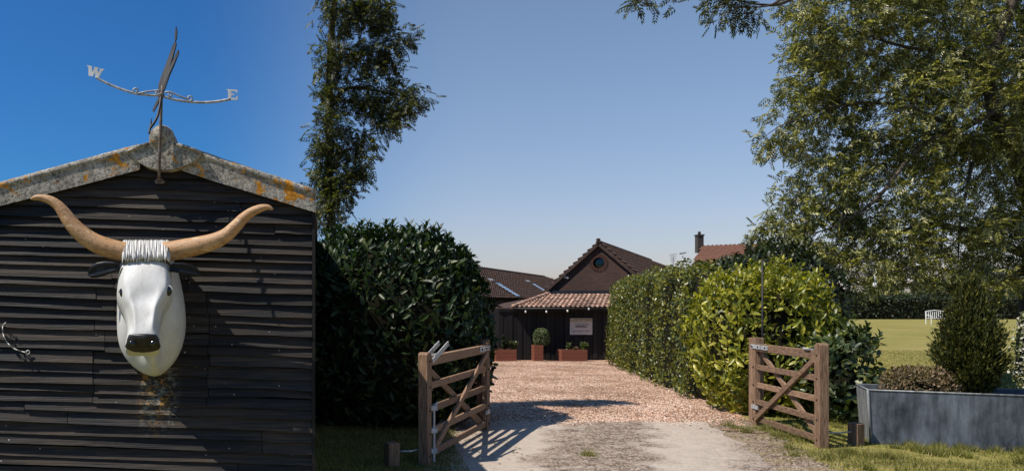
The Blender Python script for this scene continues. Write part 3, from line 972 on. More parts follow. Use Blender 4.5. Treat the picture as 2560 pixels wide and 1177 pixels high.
body = bm.build('head', M_WHITE, bull, True)
sd = body.modifiers.new('sub', 'SUBSURF'); sd.levels = 1; sd.render_levels = 2
# poll: a barrel of tufted hair between the horns
V = []; Fc = []
prof = [(632, 0.06), (612, 0.08), (603, 0.13), (600, 0.19), (602, 0.25), (609, 0.305), (618, 0.345), (627, 0.375), (636, 0.40), (643, 0.412), (649, 0.405), (652, 0.38), (652, 0.33)]
na, nb = 130, len(prof) - 1
hr_ = random.Random(5)
lock = [hr_.uniform(-1, 1) for _ in range(na + 1)]
for i in range(na + 1):
    x = 304 + 122 * i / na
    edge = min(1, min(i, na - i) / 8.0) ** 0.5
    rg = 0.007 * math.sin(i * 1.05 + 0.9 * math.sin(i * 0.31)) + 0.004 * lock[i]
    for j, (py_, dp_) in enumerate(prof):
        w_ = 1.0 if 2 < j < nb - 2 else 0.25
        rag = (4.0 * math.sin(i * 0.83) + 3.0 * lock[i // 3 * 3]) if j >= nb - 4 else 0
        V.append(B(x + 1.5 * math.sin(i * 0.6 + j * 0.8), py_ + rag * 0.8 - rg * 120 * w_ + (1 - edge) * 8, dp_ * (0.8 + 0.2 * edge) + rg * w_))
for i in range(na):
    for j in range(nb):
        k = i * (nb + 1) + j
        Fc.append((k, k + 1, k + nb + 2, k + nb + 1))
Fc.append(tuple(range(nb + 1))); Fc.append(tuple(na * (nb + 1) + j for j in range(nb, -1, -1)))
mb = MB().add(V, Fc)
mb.build('hair_tuft', M_WHITE, bull, True)
# horns
hl = [(318, 629, 24), (300, 627, 24.5), (268, 619, 24.5), (236, 606, 23), (205, 585, 21), (180, 560, 19), (160, 532, 16), (143, 512, 13), (122, 499, 10.5), (100, 494, 8), (86, 495, 6), (77, 498, 2)]
hr = [(412, 628, 25), (430, 627, 25), (462, 621, 24.5), (500, 613, 23), (535, 603, 20.5), (565, 588, 18), (588, 567, 16), (607, 547, 14), (628, 531, 12), (650, 521, 10), (668, 518, 7), (677, 521, 5), (682, 524, 2)]
for hp in (hl, hr):
    sm = arc(hp, 4)
    mb = MB()
    mb.tube([B(x, yy, 0.25 + 0.10 * abs(x - 364) / 300) for x, yy, r in sm], [r * SPX * 0.95 for x, yy, r in sm], 16)
    mb.build('horn', M_HORN, bull, True)
# ears
for pts in ([(300, 668, 9, 9), (284, 668, 13, 14), (262, 672, 17, 20), (242, 677, 17, 22), (228, 681, 13, 17), (220, 684, 4, 6)],
            [(424, 670, 9, 9), (440, 669, 12, 13), (460, 671, 15, 15), (480, 675, 14, 14), (494, 680, 9, 9), (503, 684, 3, 3)]):
    V = []; Fc = []; n = 12
    for i, (x, yy, hh, hb) in enumerate(pts):
        for k in range(n):
            a = 2 * math.pi * k / n
            ca, sa = math.cos(a), math.sin(a)
            cup = 0.035 * (1 - abs(sa)) if ca > 0 else 0.0
            V.append(B(x, yy - (hb if sa > 0 else hh) * sa, 0.37 - 0.03 * i / 5 + 0.030 * ca - cup))
    for i in range(len(pts) - 1):
        for k in range(n):
            Fc.append((i * n + k, i * n + (k + 1) % n, (i + 1) * n + (k + 1) % n, (i + 1) * n + k))
    Fc += [tuple(range(n)), tuple((len(pts) - 1) * n + k for k in range(n))]
    MB().add(V, Fc).build('ear', M_BLACKPAINT, bull, True)
# eyes
for (x, yy, w, d, yaw) in ((308, 731, 8.5, 0.450, 0.45), (420, 727, 9.5, 0.447, -0.5)):
    mb = MB(); mb.ball(B(x, yy, d), (w * SPX, 0.026, 12.0 * SPX), 14, 10, Matrix.Rotation(yaw, 3, 'Z'))
    e = mb.build('eye', M_EYE, bull, True)
    mb = MB(); mb.tube([B(x + math.cos(R(a)) * (w + 2.5) * 0.95, yy + math.sin(R(a)) * 12.5, d + 0.004) for a in range(180, 371, 15)], 0.007, 6)
    mb.build('eyelid', M_WHITE, bull, True)
# muzzle pad
V = []; Fc = []
rings_m = [(0.985, 0.0), (1.0, 0.012), (0.96, 0.024), (0.8, 0.032), (0.45, 0.036)]
pad = [(322, 836), (340, 834), (357, 833.5), (374, 834), (391, 836), (397, 846), (399, 856), (402, 866), (396, 874), (380, 879), (357, 881), (334, 879), (319, 873), (312, 866), (316, 856), (318, 846)]
for k, dd in rings_m:
    for x, yy in pad:
        V.append(B(357 + (x - 357) * k, 857 + (yy - 857) * k, 0.648 + dd - 0.05 * max(0, (yy - 857) / 24) * k - 0.035 * abs((x - 357) / 45) ** 2))
n = len(pad)
for i in range(len(rings_m) - 1):
    for k in range(n):
        Fc.append((i * n + k, i * n + (k + 1) % n, (i + 1) * n + (k + 1) % n, (i + 1) * n + k))
Fc.append(tuple((len(rings_m) - 1) * n + k for k in range(n)))
mz = MB().add(V, Fc).build('muzzle', M_NOSE, bull, True)
for x in (331, 383):
    mb = MB(); mb.ball(B(x, 858, 0.668), (9 * SPX, 0.012, 6 * SPX), 10, 6, Matrix.Rotation(R(25 if x < 357 else -25), 3, 'Y'))
    mb.build('nostril', M_EYE, bull, True)

# loop of wire hooked on the boards at the left
mb = MB(); mb.tube([B(x, yy, 0.05 + 0.02 * math.sin(i)) for i, (x, yy) in enumerate(arc([(14, 806), (7, 816), (8, 835), (18, 855), (34, 870), (55, 878), (68, 881)]))], 0.005, 6)
wire = mb.build('hanging_wire', M_GALV, None, True, label='short curled steel wire hooked on the black boards at far left', cat='wire')
mb = MB(); mb.tube([B(x, yy, 0.05) for x, yy in spiral(70, 880, 4.5, 4.5, 0, 6.28, 12)], 0.005, 6); mb.build('eyelet', M_GALV, wire, True)

# ------------------------------------------------------------------ tiled roofs and buildings
def tile_mesh(w, l, mat, name='tile'):
    prof = [(0, 0.0), (0.22, -0.13), (0.45, -0.05), (0.66, 0.20), (0.85, 0.20), (1.02, 0.0)]
    V = []; Fc = []
    for yy, lift in ((0.0, 0.30), (1.08, -0.02)):
        for x, z in prof: V.append((x * w, yy * l, (z + lift) * w * 0.8))
    n = len(prof)
    for x, z in prof: V.append((x * w, 0, (z + 0.30) * w * 0.8 - 0.035))
    for i in range(n - 1):
        Fc.append((i, i + 1, n + i + 1, n + i))
        Fc.append((2 * n + i, 2 * n + i + 1, i + 1, i))
    return mesh_from(V, Fc, mat, False)

def roof_tiles(root, E0, E1, T0, T1, nrows, ncols, mat, single=True, name='roof_tile'):
    """tiles laid on the quad E0-E1 (eave) T0-T1 (top edge); pieces outside a hip are left out"""
    a = (E1 - E0).normalized()
    mid = (T0 + T1) / 2 - (E0 + E1) / 2
    b = (mid - a * mid.dot(a)); hgt = b.length; b.normalize()
    nn = a.cross(b).normalized()
    if nn.z < 0: nn = -nn
    wl_ = (E1 - E0).length / ncols; l = hgt / nrows
    s0 = (T0 - E0).dot(a); s1 = (T1 - E0).dot(a); Lw = (E1 - E0).length
    me = tile_mesh(wl_, l, mat)
    MM = Matrix((a, b, nn)).transposed().to_4x4()
    V = []; Fc = []
    lo = int(math.floor(min(0, s0) / wl_)); hi = int(math.ceil(max(Lw, s1) / wl_))
    for r in range(nrows):
        f = (r + 0.5) / nrows
        x0 = s0 * f; x1 = Lw + (s1 - Lw) * f
        for c in range(lo, hi):
            xc = (c + 0.5) * wl_
            if xc < x0 - wl_ * 0.2 or xc > x1 + wl_ * 0.2: continue
            o = E0 + a * (c * wl_) + b * (r * l) + nn * (0.01 + random.uniform(0, 0.008))
            if single:
                t = bpy.data.objects.new(name, me); COL.objects.link(t)
                t.matrix_world = Matrix.Translation(o) @ MM @ Matrix.Rotation(random.uniform(-0.02, 0.02), 4, 'Z')
                t.parent = root; t.matrix_parent_inverse = Matrix.Translation(-root.location)
            else:
                k = len(V)
                V += [o + (MM.to_3x3() @ v.co) for v in me.vertices]
                Fc += [tuple(k + i for i in p.vertices) for p in me.polygons]
    if not single:
        obj(name, mesh_from(V, Fc, mat), root, kind='stuff')
    mb = MB(); mb.prism([E0, E1, T1, T0], -nn * 0.06)
    mb.build('roof_deck', M_TWIG, root)
    return a, b, nn

GZ = -0.65
# --- the black boarded lean-to with the welcome sign
YS = 31.0
shed = empty('boarded_outbuilding', (9.4, YS + 1, GZ), 'low black boarded outbuilding with a hipped pantile roof at the end of the drive', 'outbuilding')
E0 = P(1283, 769, YS - 0.35); E1 = P(1600, 769, YS - 0.35)
T0 = P(1372, 736, 34.2); T1 = P(1600, 736, 34.2)
E0.z = E1.z = P(1283, 769, YS - 0.35).z; T0.z = T1.z = P(1372, 736, 34.2).z
roof_tiles(shed, E0, E1, T0, T1, 8, 26, M_TILE)
# hip end and hip tiles
mb = MB(); mb.prism([E0, T0, Vector((E0.x - 0.1, T0.y + 1.6, E0.z))], Vector((0, 0, -0.05))); mb.build('hip_slope', M_TILEDARK, shed)
for k in range(9):
    q = E0.lerp(T0, k / 9) + Vector((0, 0, 0.06)); q2 = E0.lerp(T0, (k + 1.1) / 9) + Vector((0, 0, 0.05))
    MB().tube([q, q2], [0.085, 0.07], 8).build('hip_tile', M_TILE, shed, True)
xw0 = P(1246, 800, YS).x; xw1 = P(1600, 800, YS).x
nb_ = 30
bw = (xw1 - xw0) / nb_
wt = P(0, 774, YS).z
for k in range(nb_):
    xa = xw0 + k * bw
    mb = MB(); mb.box((xa + bw / 2, YS + random.uniform(-0.008, 0.008) + (0.018 if k % 2 else 0), (GZ + wt) / 2), (bw / 2 - 0.006, 0.015, (wt - GZ) / 2 - random.uniform(0, 0.015)))
    mb.build('wall_board', M_BLACKWOOD, shed)
mb = MB(); mb.box(((xw0 + xw1) / 2, YS + 1.6, (GZ + wt) / 2), ((xw1 - xw0) / 2 - 0.05, 1.5, (wt - GZ) / 2)); mb.build('wall', M_BLACKWOOD, shed)
mb = MB(); mb.box(((E0.x + E1.x) / 2, YS - 0.30, E0.z - 0.09), ((E1.x - E0.x) / 2, 0.02, 0.06)); mb.build('fascia', M_BLACKWOOD, shed)
mb = MB(); mb.box(((xw0 + xw1) / 2, YS - 0.03, wt - 0.03), ((xw1 - xw0) / 2, 0.02, 0.05)); mb.build('wall_plate', M_BLACKWOOD, shed)
# gutter edge
MB().tube([E0 + Vector((0, -0.02, -0.03)), E1 + Vector((0, -0.02, -0.03))], 0.035, 8).build('gutter', M_IRON, shed, True)

# --- welcome sign
sx0, sx1 = P(1425, 0, YS - 0.06).x, P(1481, 0, YS - 0.06).x
sz0, sz1 = P(0, 836, YS - 0.06).z, P(0, 795, YS - 0.06).z
sign = empty('welcome_sign', ((sx0 + sx1) / 2, YS - 0.06, sz0), 'cream sign with a gold band, house drawing and lettering on the black boarding', 'sign')
mb = MB(); mb.box(((sx0 + sx1) / 2, YS - 0.045, (sz0 + sz1) / 2), ((sx1 - sx0) / 2, 0.012, (sz1 - sz0) / 2)); mb.build('board', M_SIGN, sign)
bz = sz1 - (sz1 - sz0) * 0.20
mb = MB(); mb.box(((sx0 + sx1) / 2, YS - 0.060, (bz + sz1) / 2 - 0.01), ((sx1 - sx0) / 2 - 0.012, 0.003, (sz1 - bz) / 2 - 0.008)); mb.build('gold_band', M_GOLD, sign)
def text(body_, x, z, size, y, mat, name, p, shear=0.0, space=1.0):
    cu = bpy.data.curves.new('t', 'FONT'); cu.body = body_; cu.size = size; cu.align_x = 'CENTER'; cu.align_y = 'CENTER'; cu.extrude = 0.001; cu.shear = shear; cu.space_character = space
    o = bpy.data.objects.new('t', cu); COL.objects.link(o)
    dg = bpy.context.evaluated_depsgraph_get()
    me = bpy.data.meshes.new_from_object(o.evaluated_get(dg))
    bpy.data.objects.remove(o)
    me.transform(Matrix.Translation((x, y, z)) @ Matrix.Rotation(R(90), 4, 'X'))
    me.materials.clear(); me.materials.append(mat)
    return obj(name, me, p)
sc_x = (sx0 + sx1) / 2; SW = sx1 - sx0
text('Welcome to', sc_x, (bz + sz1) / 2 - 0.01, 0.13, YS - 0.066, M_CREAM, 'lettering', sign, 0.2, 1.25)
text('HUNTERS HALL', sc_x, sz0 + 0.135, 0.085, YS - 0.060, M_INK, 'lettering', sign, 0, 1.25)
# house drawing: thin raised lines
mb = MB()
def ln(pts, r=0.0055):
    mb.tube([Vector((sc_x + x * SW, YS - 0.061, sz0 + z * SW)) for x, z in pts], r, 4)
ln([(-.28, .33), (.28, .33)])
ln([(-.28, .33), (-.28, .40), (-.22, .40), (-.19, .50), (.17, .50), (.22, .42), (.28, .42), (.28, .33)])
ln([(-.22, .40), (.22, .42)])
ln([(-.26, .42), (-.25, .50), (-.21, .54)]); ln([(.26, .43), (.27, .51), (.22, .55), (.18, .53)])
ln([(-.12, .33), (-.12, .41), (-.07, .47), (-.02, .41)]); ln([(.05, .33), (.05, .42), (.10, .47), (.15, .42)])
for xw in (-.20, -.15, -.09, -.03, .02, .08, .13, .18):
    ln([(xw, .34), (xw, .385)], 0.012)
mb.build('house_drawing', M_INK, sign)

# --- festoon lights along the eave
pts = [(1283, 768), (1310, 772), (1332, 771), (1366, 770), (1400, 770), (1440, 769), (1470, 767), (1500, 768)]
fest = MB().tube([P(x, y + 1.5, YS - 0.47) for x, y in arc(pts, 3)], 0.012, 5).build('festoon_cable', M_IRON, None, True, label='string of bulbs hung along the eave of the outbuilding', cat='string lights')
for x, y in ((1314, 776), (1366, 776), (1419, 774), (1472, 769)):
    b_ = MB(); b_.ball(P(x, y + 3, YS - 0.47), (0.035, 0.035, 0.05), 8, 6)
    b_.build('bulb', M_BULB, fest, True)

# --- planters and their plants
def planter(px0, px1, py0, py1, Y, label, tall):
    a = P(px0, py1, Y); b = P(px1, py1, Y)
    z0 = ground_z(a.x, Y); z1 = P(px0, py0, Y).z
    w = b.x - a.x; dp = 0.55 if not tall else w
    root = empty('wooden_planter', ((a.x + b.x) / 2, Y, z0), label, 'planter', 'timber planters before the outbuilding')
    nbd = 5 if tall else 3
    hh = (z1 - z0) / nbd
    for k in range(nbd):
        for (c, h_) in (((a.x + w / 2, Y, 0), (w / 2, 0.02, 0)), ((a.x + w / 2, Y + dp, 0), (w / 2, 0.02, 0)), ((a.x + 0.02, Y + dp / 2, 0), (0.02, dp / 2 - 0.022, 0)), ((b.x - 0.02, Y + dp / 2, 0), (0.02, dp / 2 - 0.022, 0))):
            mb = MB(); mb.box((c[0], c[1], z0 + hh * (k + 0.5)), (h_[0], h_[1], hh / 2 - 0.004)); mb.build('side_board', M_PLANTER, root)
    mb = MB(); mb.box((a.x + w / 2, Y + dp / 2, (z0 + z1) / 2 - 0.03), (w / 2 - 0.045, dp / 2 - 0.025, (z1 - z0) / 2 - 0.035)); mb.build('soil', M_SOIL, root)
    return root
planter(1404, 1468, 874, 903, YS - 1.05, 'wide red-brown timber planter under the welcome sign', False)
planter(1335, 1358, 862, 901, YS - 0.95, 'tall square timber planter holding the clipped ball bush', True)
planter(1240, 1291, 873, 899, YS - 1.0, 'wide timber planter beside the left laurel hedge', False)

def small_plant(name, label, px, py0, py1, Y, wpx, n, L, W, mat, seed, cat='plant', up=1.2, group=None):
    base = P(px, py1, Y); top = P(px, py0, Y)
    root = empty(name, base, label, cat, group)
    r = np.random.default_rng(seed)
    h = top.z - base.z; w = wpx / F * Y / 2
    st_ = MB(); Vs = []; Ts = []; off = 0
    for k in range(max(4, n // 10)):
        a = r.uniform(0, 6.28); rr = r.uniform(0, 1) ** 0.5 * w
        tipv = base + Vector((math.cos(a) * rr, math.sin(a) * rr, h * r.uniform(0.5, 1.0)))
        st_.tube([base + (tipv - base) * 0.02, (base + tipv) / 2 + Vector((0, 0, h * 0.12)), tipv], [0.008, 0.006, 0.003], 4)
        c = 10
        f = r.uniform(0.3, 1.0, c)
        pos = np.array(base)[None] + (np.array(tipv) - np.array(base))[None] * f[:, None]
        d = unit(r.normal(0, 1, (c, 3)) + np.array([0, 0, up]))
        v, t = leaves(pos, d, unit(r.normal(0, .6, (c, 3)) + np.array([0, -.3, 1])), L * r.uniform(.7, 1.2, c), L * W, T_OVAL)
        Vs.append(v); Ts.append(t + off); off += len(v)
    st_.build('stem', M_TWIG, root)
    obj('foliage', mesh_np(np.concatenate(Vs), np.concatenate(Ts), mat), root, kind='stuff')
    return root
small_plant('planter_plant', 'upright green plant at the left end of the planter under the sign', 1420, 856, 876, YS - 0.8, 22, 90, 0.12, 0.5, M_SPRIG, 31)
small_plant('planter_plant', 'bushy pale plant at the right end of the planter under the sign', 1458, 855, 876, YS - 0.8, 24, 120, 0.12, 0.55, M_SPRIG, 32)
small_plant('planter_plant', 'low cream flowering plant in the middle of the planter under the sign', 1438, 868, 878, YS - 0.85, 20, 70, 0.09, 0.6, M_HEATH, 33)
small_plant('planter_plant', 'green leafy plant at the right of the planter by the left hedge', 1283, 849, 876, YS - 0.8, 22, 90, 0.14, 0.5, M_SPRIG, 34)
small_plant('planter_plant', 'blue-green plant with large leaves in the planter by the left hedge', 1262, 846, 876, YS - 0.8, 26, 80, 0.20, 0.6, M_DARKLEAF, 35)
# clipped ball
bc = P(1353, 844, YS - 0.6)
hedge('clipped_ball_bush', 'clipped round ball bush in the tall planter by the black boarding', 'bush', (bc.x, bc.y, bc.z), (0.29, 0.29, 0.36), 0, 2600, 0.05, 0.6, M_SPRIG, T_KITE, 2.2, 0.02, 41, 0.3, depth=0.06, zmin=P(0, 863, YS - 0.6).z)

# --- brick gable building
Aap = P(1497, 612, 36)
gd = Vector((0.87, -0.49, 0)).normalized(); rd = Vector((0.49, 0.87, 0)).normalized()
house = empty('brick_gabled_stable', (Aap.x, Aap.y, GZ), 'dark red brick gabled building with a round window behind the outbuilding', 'building')
HW = 2.31; EZ = 2.1
def gpt(t, z, o=0): return Vector((Aap.x, Aap.y, 0)) + gd * t - Vector((rd.x, rd.y, 0)) * o + Vector((0, 0, z))
# wall as a fan around the round window opening
wc = (0.0, P(0, 657, 36).z); wr = 0.25
ringn = 28
outer = []
def ray_hit(a):
    best = 99
    dx, dz = math.cos(a), math.sin(a)
    poly = [(-HW, GZ), (HW, GZ), (HW, EZ), (0, Aap.z), (-HW, EZ)]
    for i in range(5):
        x1, z1 = poly[i]; x2, z2 = poly[(i + 1) % 5]
        ex, ez = x2 - x1, z2 - z1
        den = dx * ez - dz * ex
        if abs(den) < 1e-9: continue
        t = ((x1 - wc[0]) * ez - (z1 - wc[1]) * ex) / den
        u = ((x1 - wc[0]) * dz - (z1 - wc[1]) * dx) / den
        if t > 0 and -1e-6 <= u <= 1 + 1e-6: best = min(best, t)
    return best
angs = sorted([2 * math.pi * k / ringn for k in range(ringn)] + [math.atan2(z - wc[1], x - wc[0]) % (2 * math.pi) for x, z in [(-HW, GZ), (HW, GZ), (HW, EZ), (0, Aap.z), (-HW, EZ)]])
V = []; Fc = []; UV = []
for a in angs:
    h_ = ray_hit(a)
    for rr in (wr, h_):
        x, z = wc[0] + rr * math.cos(a), wc[1] + rr * math.sin(a)
        V.append(gpt(x, z)); UV.append((x, z))
n = len(angs)
for k in range(n):
    Fc.append((2 * k, 2 * k + 1, 2 * ((k + 1) % n) + 1, 2 * ((k + 1) % n)))
me = mesh_from(V, Fc, M_BRICK)
uvl = me.uv_layers.new(name='UV')
for lp in me.loops: uvl.data[lp.index].uv = UV[lp.vertex_index]
obj('gable_wall', me, house)
# side walls and reveal
mb = MB()
for s in (-1, 1):
    mb.add([gpt(s * HW, GZ), gpt(s * HW, EZ), gpt(s * HW, EZ, -24), gpt(s * HW, GZ, -24)], [(0, 1, 2, 3)])
mb.build('side_wall', M_BRICK, house)
win = MB(); win.ball(gpt(wc[0], wc[1], -0.18), (wr * 1.05, 0.02, wr * 1.05), 20, 10, Matrix.Rotation(math.atan2(gd.y, gd.x), 3, 'Z'))
wn_ = win.build('round_window', M_EYE, house, True)
for k in range(ringn):
    a = 2 * math.pi * (k + 0.5) / ringn
    M3 = Matrix((gd, -rd, Vector((0, 0, 1)))).transposed()
    rdir = gd * math.cos(a) + Vector((0, 0, math.sin(a))); tdir = -gd * math.sin(a) + Vector((0, 0, math.cos(a)))
    mb = MB(); mb.box(gpt(wc[0] + (wr + 0.07) * math.cos(a), wc[1] + (wr + 0.07) * math.sin(a), 0.0), (0.075, 0.024, 0.024), Matrix((rdir, rd, tdir)).transposed())
    mb.build('brick', simple('ring_brick', (0.05, 0.02, 0.014), (0.08, 0.035, 0.023), 9, 0.9) if k == 0 else bpy.data.materials['ring_brick'], house)
mb = MB(); mb.box(gpt(-1.42, P(0, 692, 36).z, 0.03), (0.09, 0.05, 0.05), Matrix((gd, rd, Vector((0, 0, 1)))).transposed()); mb.build('vent_block', M_SIGN, house)
rdv = rd * 24
Rt = Aap + Vector((0, 0, 0.06)) - rd * 0.12
for s in (-1, 1):
    Ea = gpt(s * (HW + 0.22), EZ - 0.14, 0.12)
    roof_tiles(house, Ea, Ea + rdv, Rt, Rt + rdv, 12, 60, M_TILEDARK, False, 'roof_tiles')
    mb = MB(); mb.bar(Ea + Vector((0, 0, -0.02)) , Rt + Vector((0, 0, -0.02)), 0.13, 0.06); mb.build('verge', M_TILEDARK, house)
for k in range(40):
    q = Rt + rd * (k * 0.45)
    MB().tube([q + Vector((0, 0, 0.04)), q + rd * 0.46 + Vector((0, 0, 0.035))], [0.12, 0.10], 8).build('ridge_tile', M_TILEDARK, house, True)
MB().box(Rt + Vector((0, 0, 0.12)), (0.07, 0.07, 0.10)).build('finial', M_TILEDARK, house)
# lead flashing above the lean-to
mb = MB(); mb.bar(gpt(-HW, P(0, 729, 36).z, 0.05), gpt(HW, P(0, 729, 36).z, 0.05), 0.12, 0.05); mb.build('flashing', M_GALV if False else M_VANEDARK, house)

# --- long low range with skylights behind the left hedge
u = Vector((0.458, 0.889, 0)).normalized(); nrm = Vector((0.889, -0.458, 0))
Rg = Vector((8.06, 41.3, 3.30))
low = empty('tiled_stable_range', (8, 41, -1.2), 'long low building with a dark tiled roof and skylights behind the left hedge', 'building')
Ra = Rg - u * 14; Rb = Rg + u * 19
dn = nrm * 2.5 + Vector((0, 0, -1.55))
roof_tiles(low, Ra + dn, Rb + dn, Ra, Rb, 15, 95, M_TILEDARK, False, 'roof_tiles')
dn2 = -nrm * 2.5 + Vector((0, 0, -1.55))
roof_tiles(low, Rb + dn2, Ra + dn2, Rb, Ra, 10, 40, M_TILEDARK, False, 'roof_tiles')
for k in range(62):
    q = Ra + u * (k * 0.5)
    MB().tube([q + Vector((0, 0, 0.05)), q + u * 0.51 + Vector((0, 0, 0.045))], [0.13, 0.11], 8).build('ridge_tile', M_TILEDARK, low, True)
mb = MB()
mb.prism([Ra + dn * 0.92, Rb + dn * 0.92, Vector((*(Rb + dn * 0.92).xy, GZ - 1.0)), Vector((*(Ra + dn * 0.92).xy, GZ - 1.0))], -nrm * 4.5)
mb.build('wall', M_BRICK, low)
b_up = (-dn).normalized(); nn_ = u.cross(b_up); nn_ = nn_ if nn_.z > 0 else -nn_
def on_roof(px, py):
    """where the view ray meets the front slope"""
    d = P(px, py, 1.0) - Vector((0, 0, EYE))
    t = (Rg - Vector((0, 0, EYE))).dot(nn_) / d.dot(nn_)
    return Vector((0, 0, EYE)) + d * t
M_PANE = plain('skylight_glass', (0.45, 0.52, 0.60), 0.08, 0.6)
for (x, y_) in ((1266, 729), (1352, 727), (1326, 702)):
    if x == 1326: continue
    c = on_roof(x, y_) + nn_ * 0.08
    M3 = Matrix((u, b_up, nn_)).transposed()
    sk = MB().box(c, (0.50, 0.72, 0.05), M3).build('skylight', M_IRON, low)
    MB().box(c + nn_ * 0.045, (0.38, 0.60, 0.012), M3).build('pane', M_PANE, sk)
    MB().box(c + b_up * 0.95 + nn_ * 0.02, (0.36, 0.09, 0.03), M3).build('flashing', M_GALV, sk)

# --- far house with chimney
R1 = P(1757, 615, 55); R2 = P(1905, 609, 52.7); R2.z = R1.z
E1_ = P(1731, 660, 52)
far = empty('red_tiled_house', (R1.x + 2, R1.y, 0), 'distant house with red pantile roof and brick chimney above the hedge', 'house')
dv = E1_ - R1
along = (R2 - R1).normalized()
R2 = R1 + along * 5.5
roof_tiles(far, R1 + dv, R2 + dv, R1, R2, 9, 34, M_TILERED, True)
nn2 = along.cross(dv).normalized()
back = Vector((-dv.x, -dv.y, dv.z)); back -= along * (2 * back.dot(along))
back = dv - Vector((0, 0, dv.z)); back = back - along * back.dot(along); back = -back + along * dv.dot(along) + Vector((0, 0, dv.z))
roof_tiles(far, R2 + back, R1 + back, R2, R1, 8, 20, M_TILERED, False, 'roof_tiles')
mb = MB(); mb.prism([R1 + dv * 0.95, R2 + dv * 0.95, R2 + back * 0.95, R1 + back * 0.95], Vector((0, 0, -(R1 + dv).z))); mb.build('wall', M_BRICK, far)
mb = MB(); mb.prism([R1 + dv * 0.95, R1 + Vector((0, 0, -0.05)), R1 + back * 0.95], along * 0.2); mb.build('gable', M_BRICK, far)
cz0 = P(1750, 628, 55); cz1 = P(1750, 590, 55)
ch = MB().box(((cz0.x), 55.1, (cz0.z + cz1.z) / 2), (0.20, 0.22, (cz1.z - cz0.z) / 2 + 0.1)).build('chimney', M_BRICK, far)
MB().box((cz0.x, 55.1, cz1.z + 0.06), (0.24, 0.26, 0.05)).build('chimney_cap', M_BRICK, ch)
MB().tube([Vector((cz0.x, 55.1, cz1.z + 0.1)), Vector((cz0.x, 55.1, cz1.z + 0.32))], [0.11, 0.09], 8).build('chimney_pot', M_TILEDARK, ch, True)
for (x, yt, yb, nel, lab) in ((1683, 634, 662, 5, 'many-armed television aerial standing left of the red tiled roof'), (1707, 630, 662, 3, 'flat-topped television aerial just left of the red tiled roof')):
    Ya = 50
    base = P(x, 740, Ya)
    base.z = ground_z(base.x, base.y)
    a_ = empty('television_aerial', base, lab, 'aerial')
    MB().tube([base, P(x, yt, Ya)], 0.03, 6).build('mast', M_VANE, a_, True)
    mb = MB()
    for k in range(nel):
        yy = yt + 2 + (k * 4.5 if nel > 3 else k * 1.2)
        w_ = (9 - k) if nel > 3 else 8
        mb.tube([P(x - w_, yy + 1, Ya), P(x + w_, yy - 2, Ya - 0.4)], 0.018, 4)
    mb.build('aerial_arm', M_VANE, a_, True)

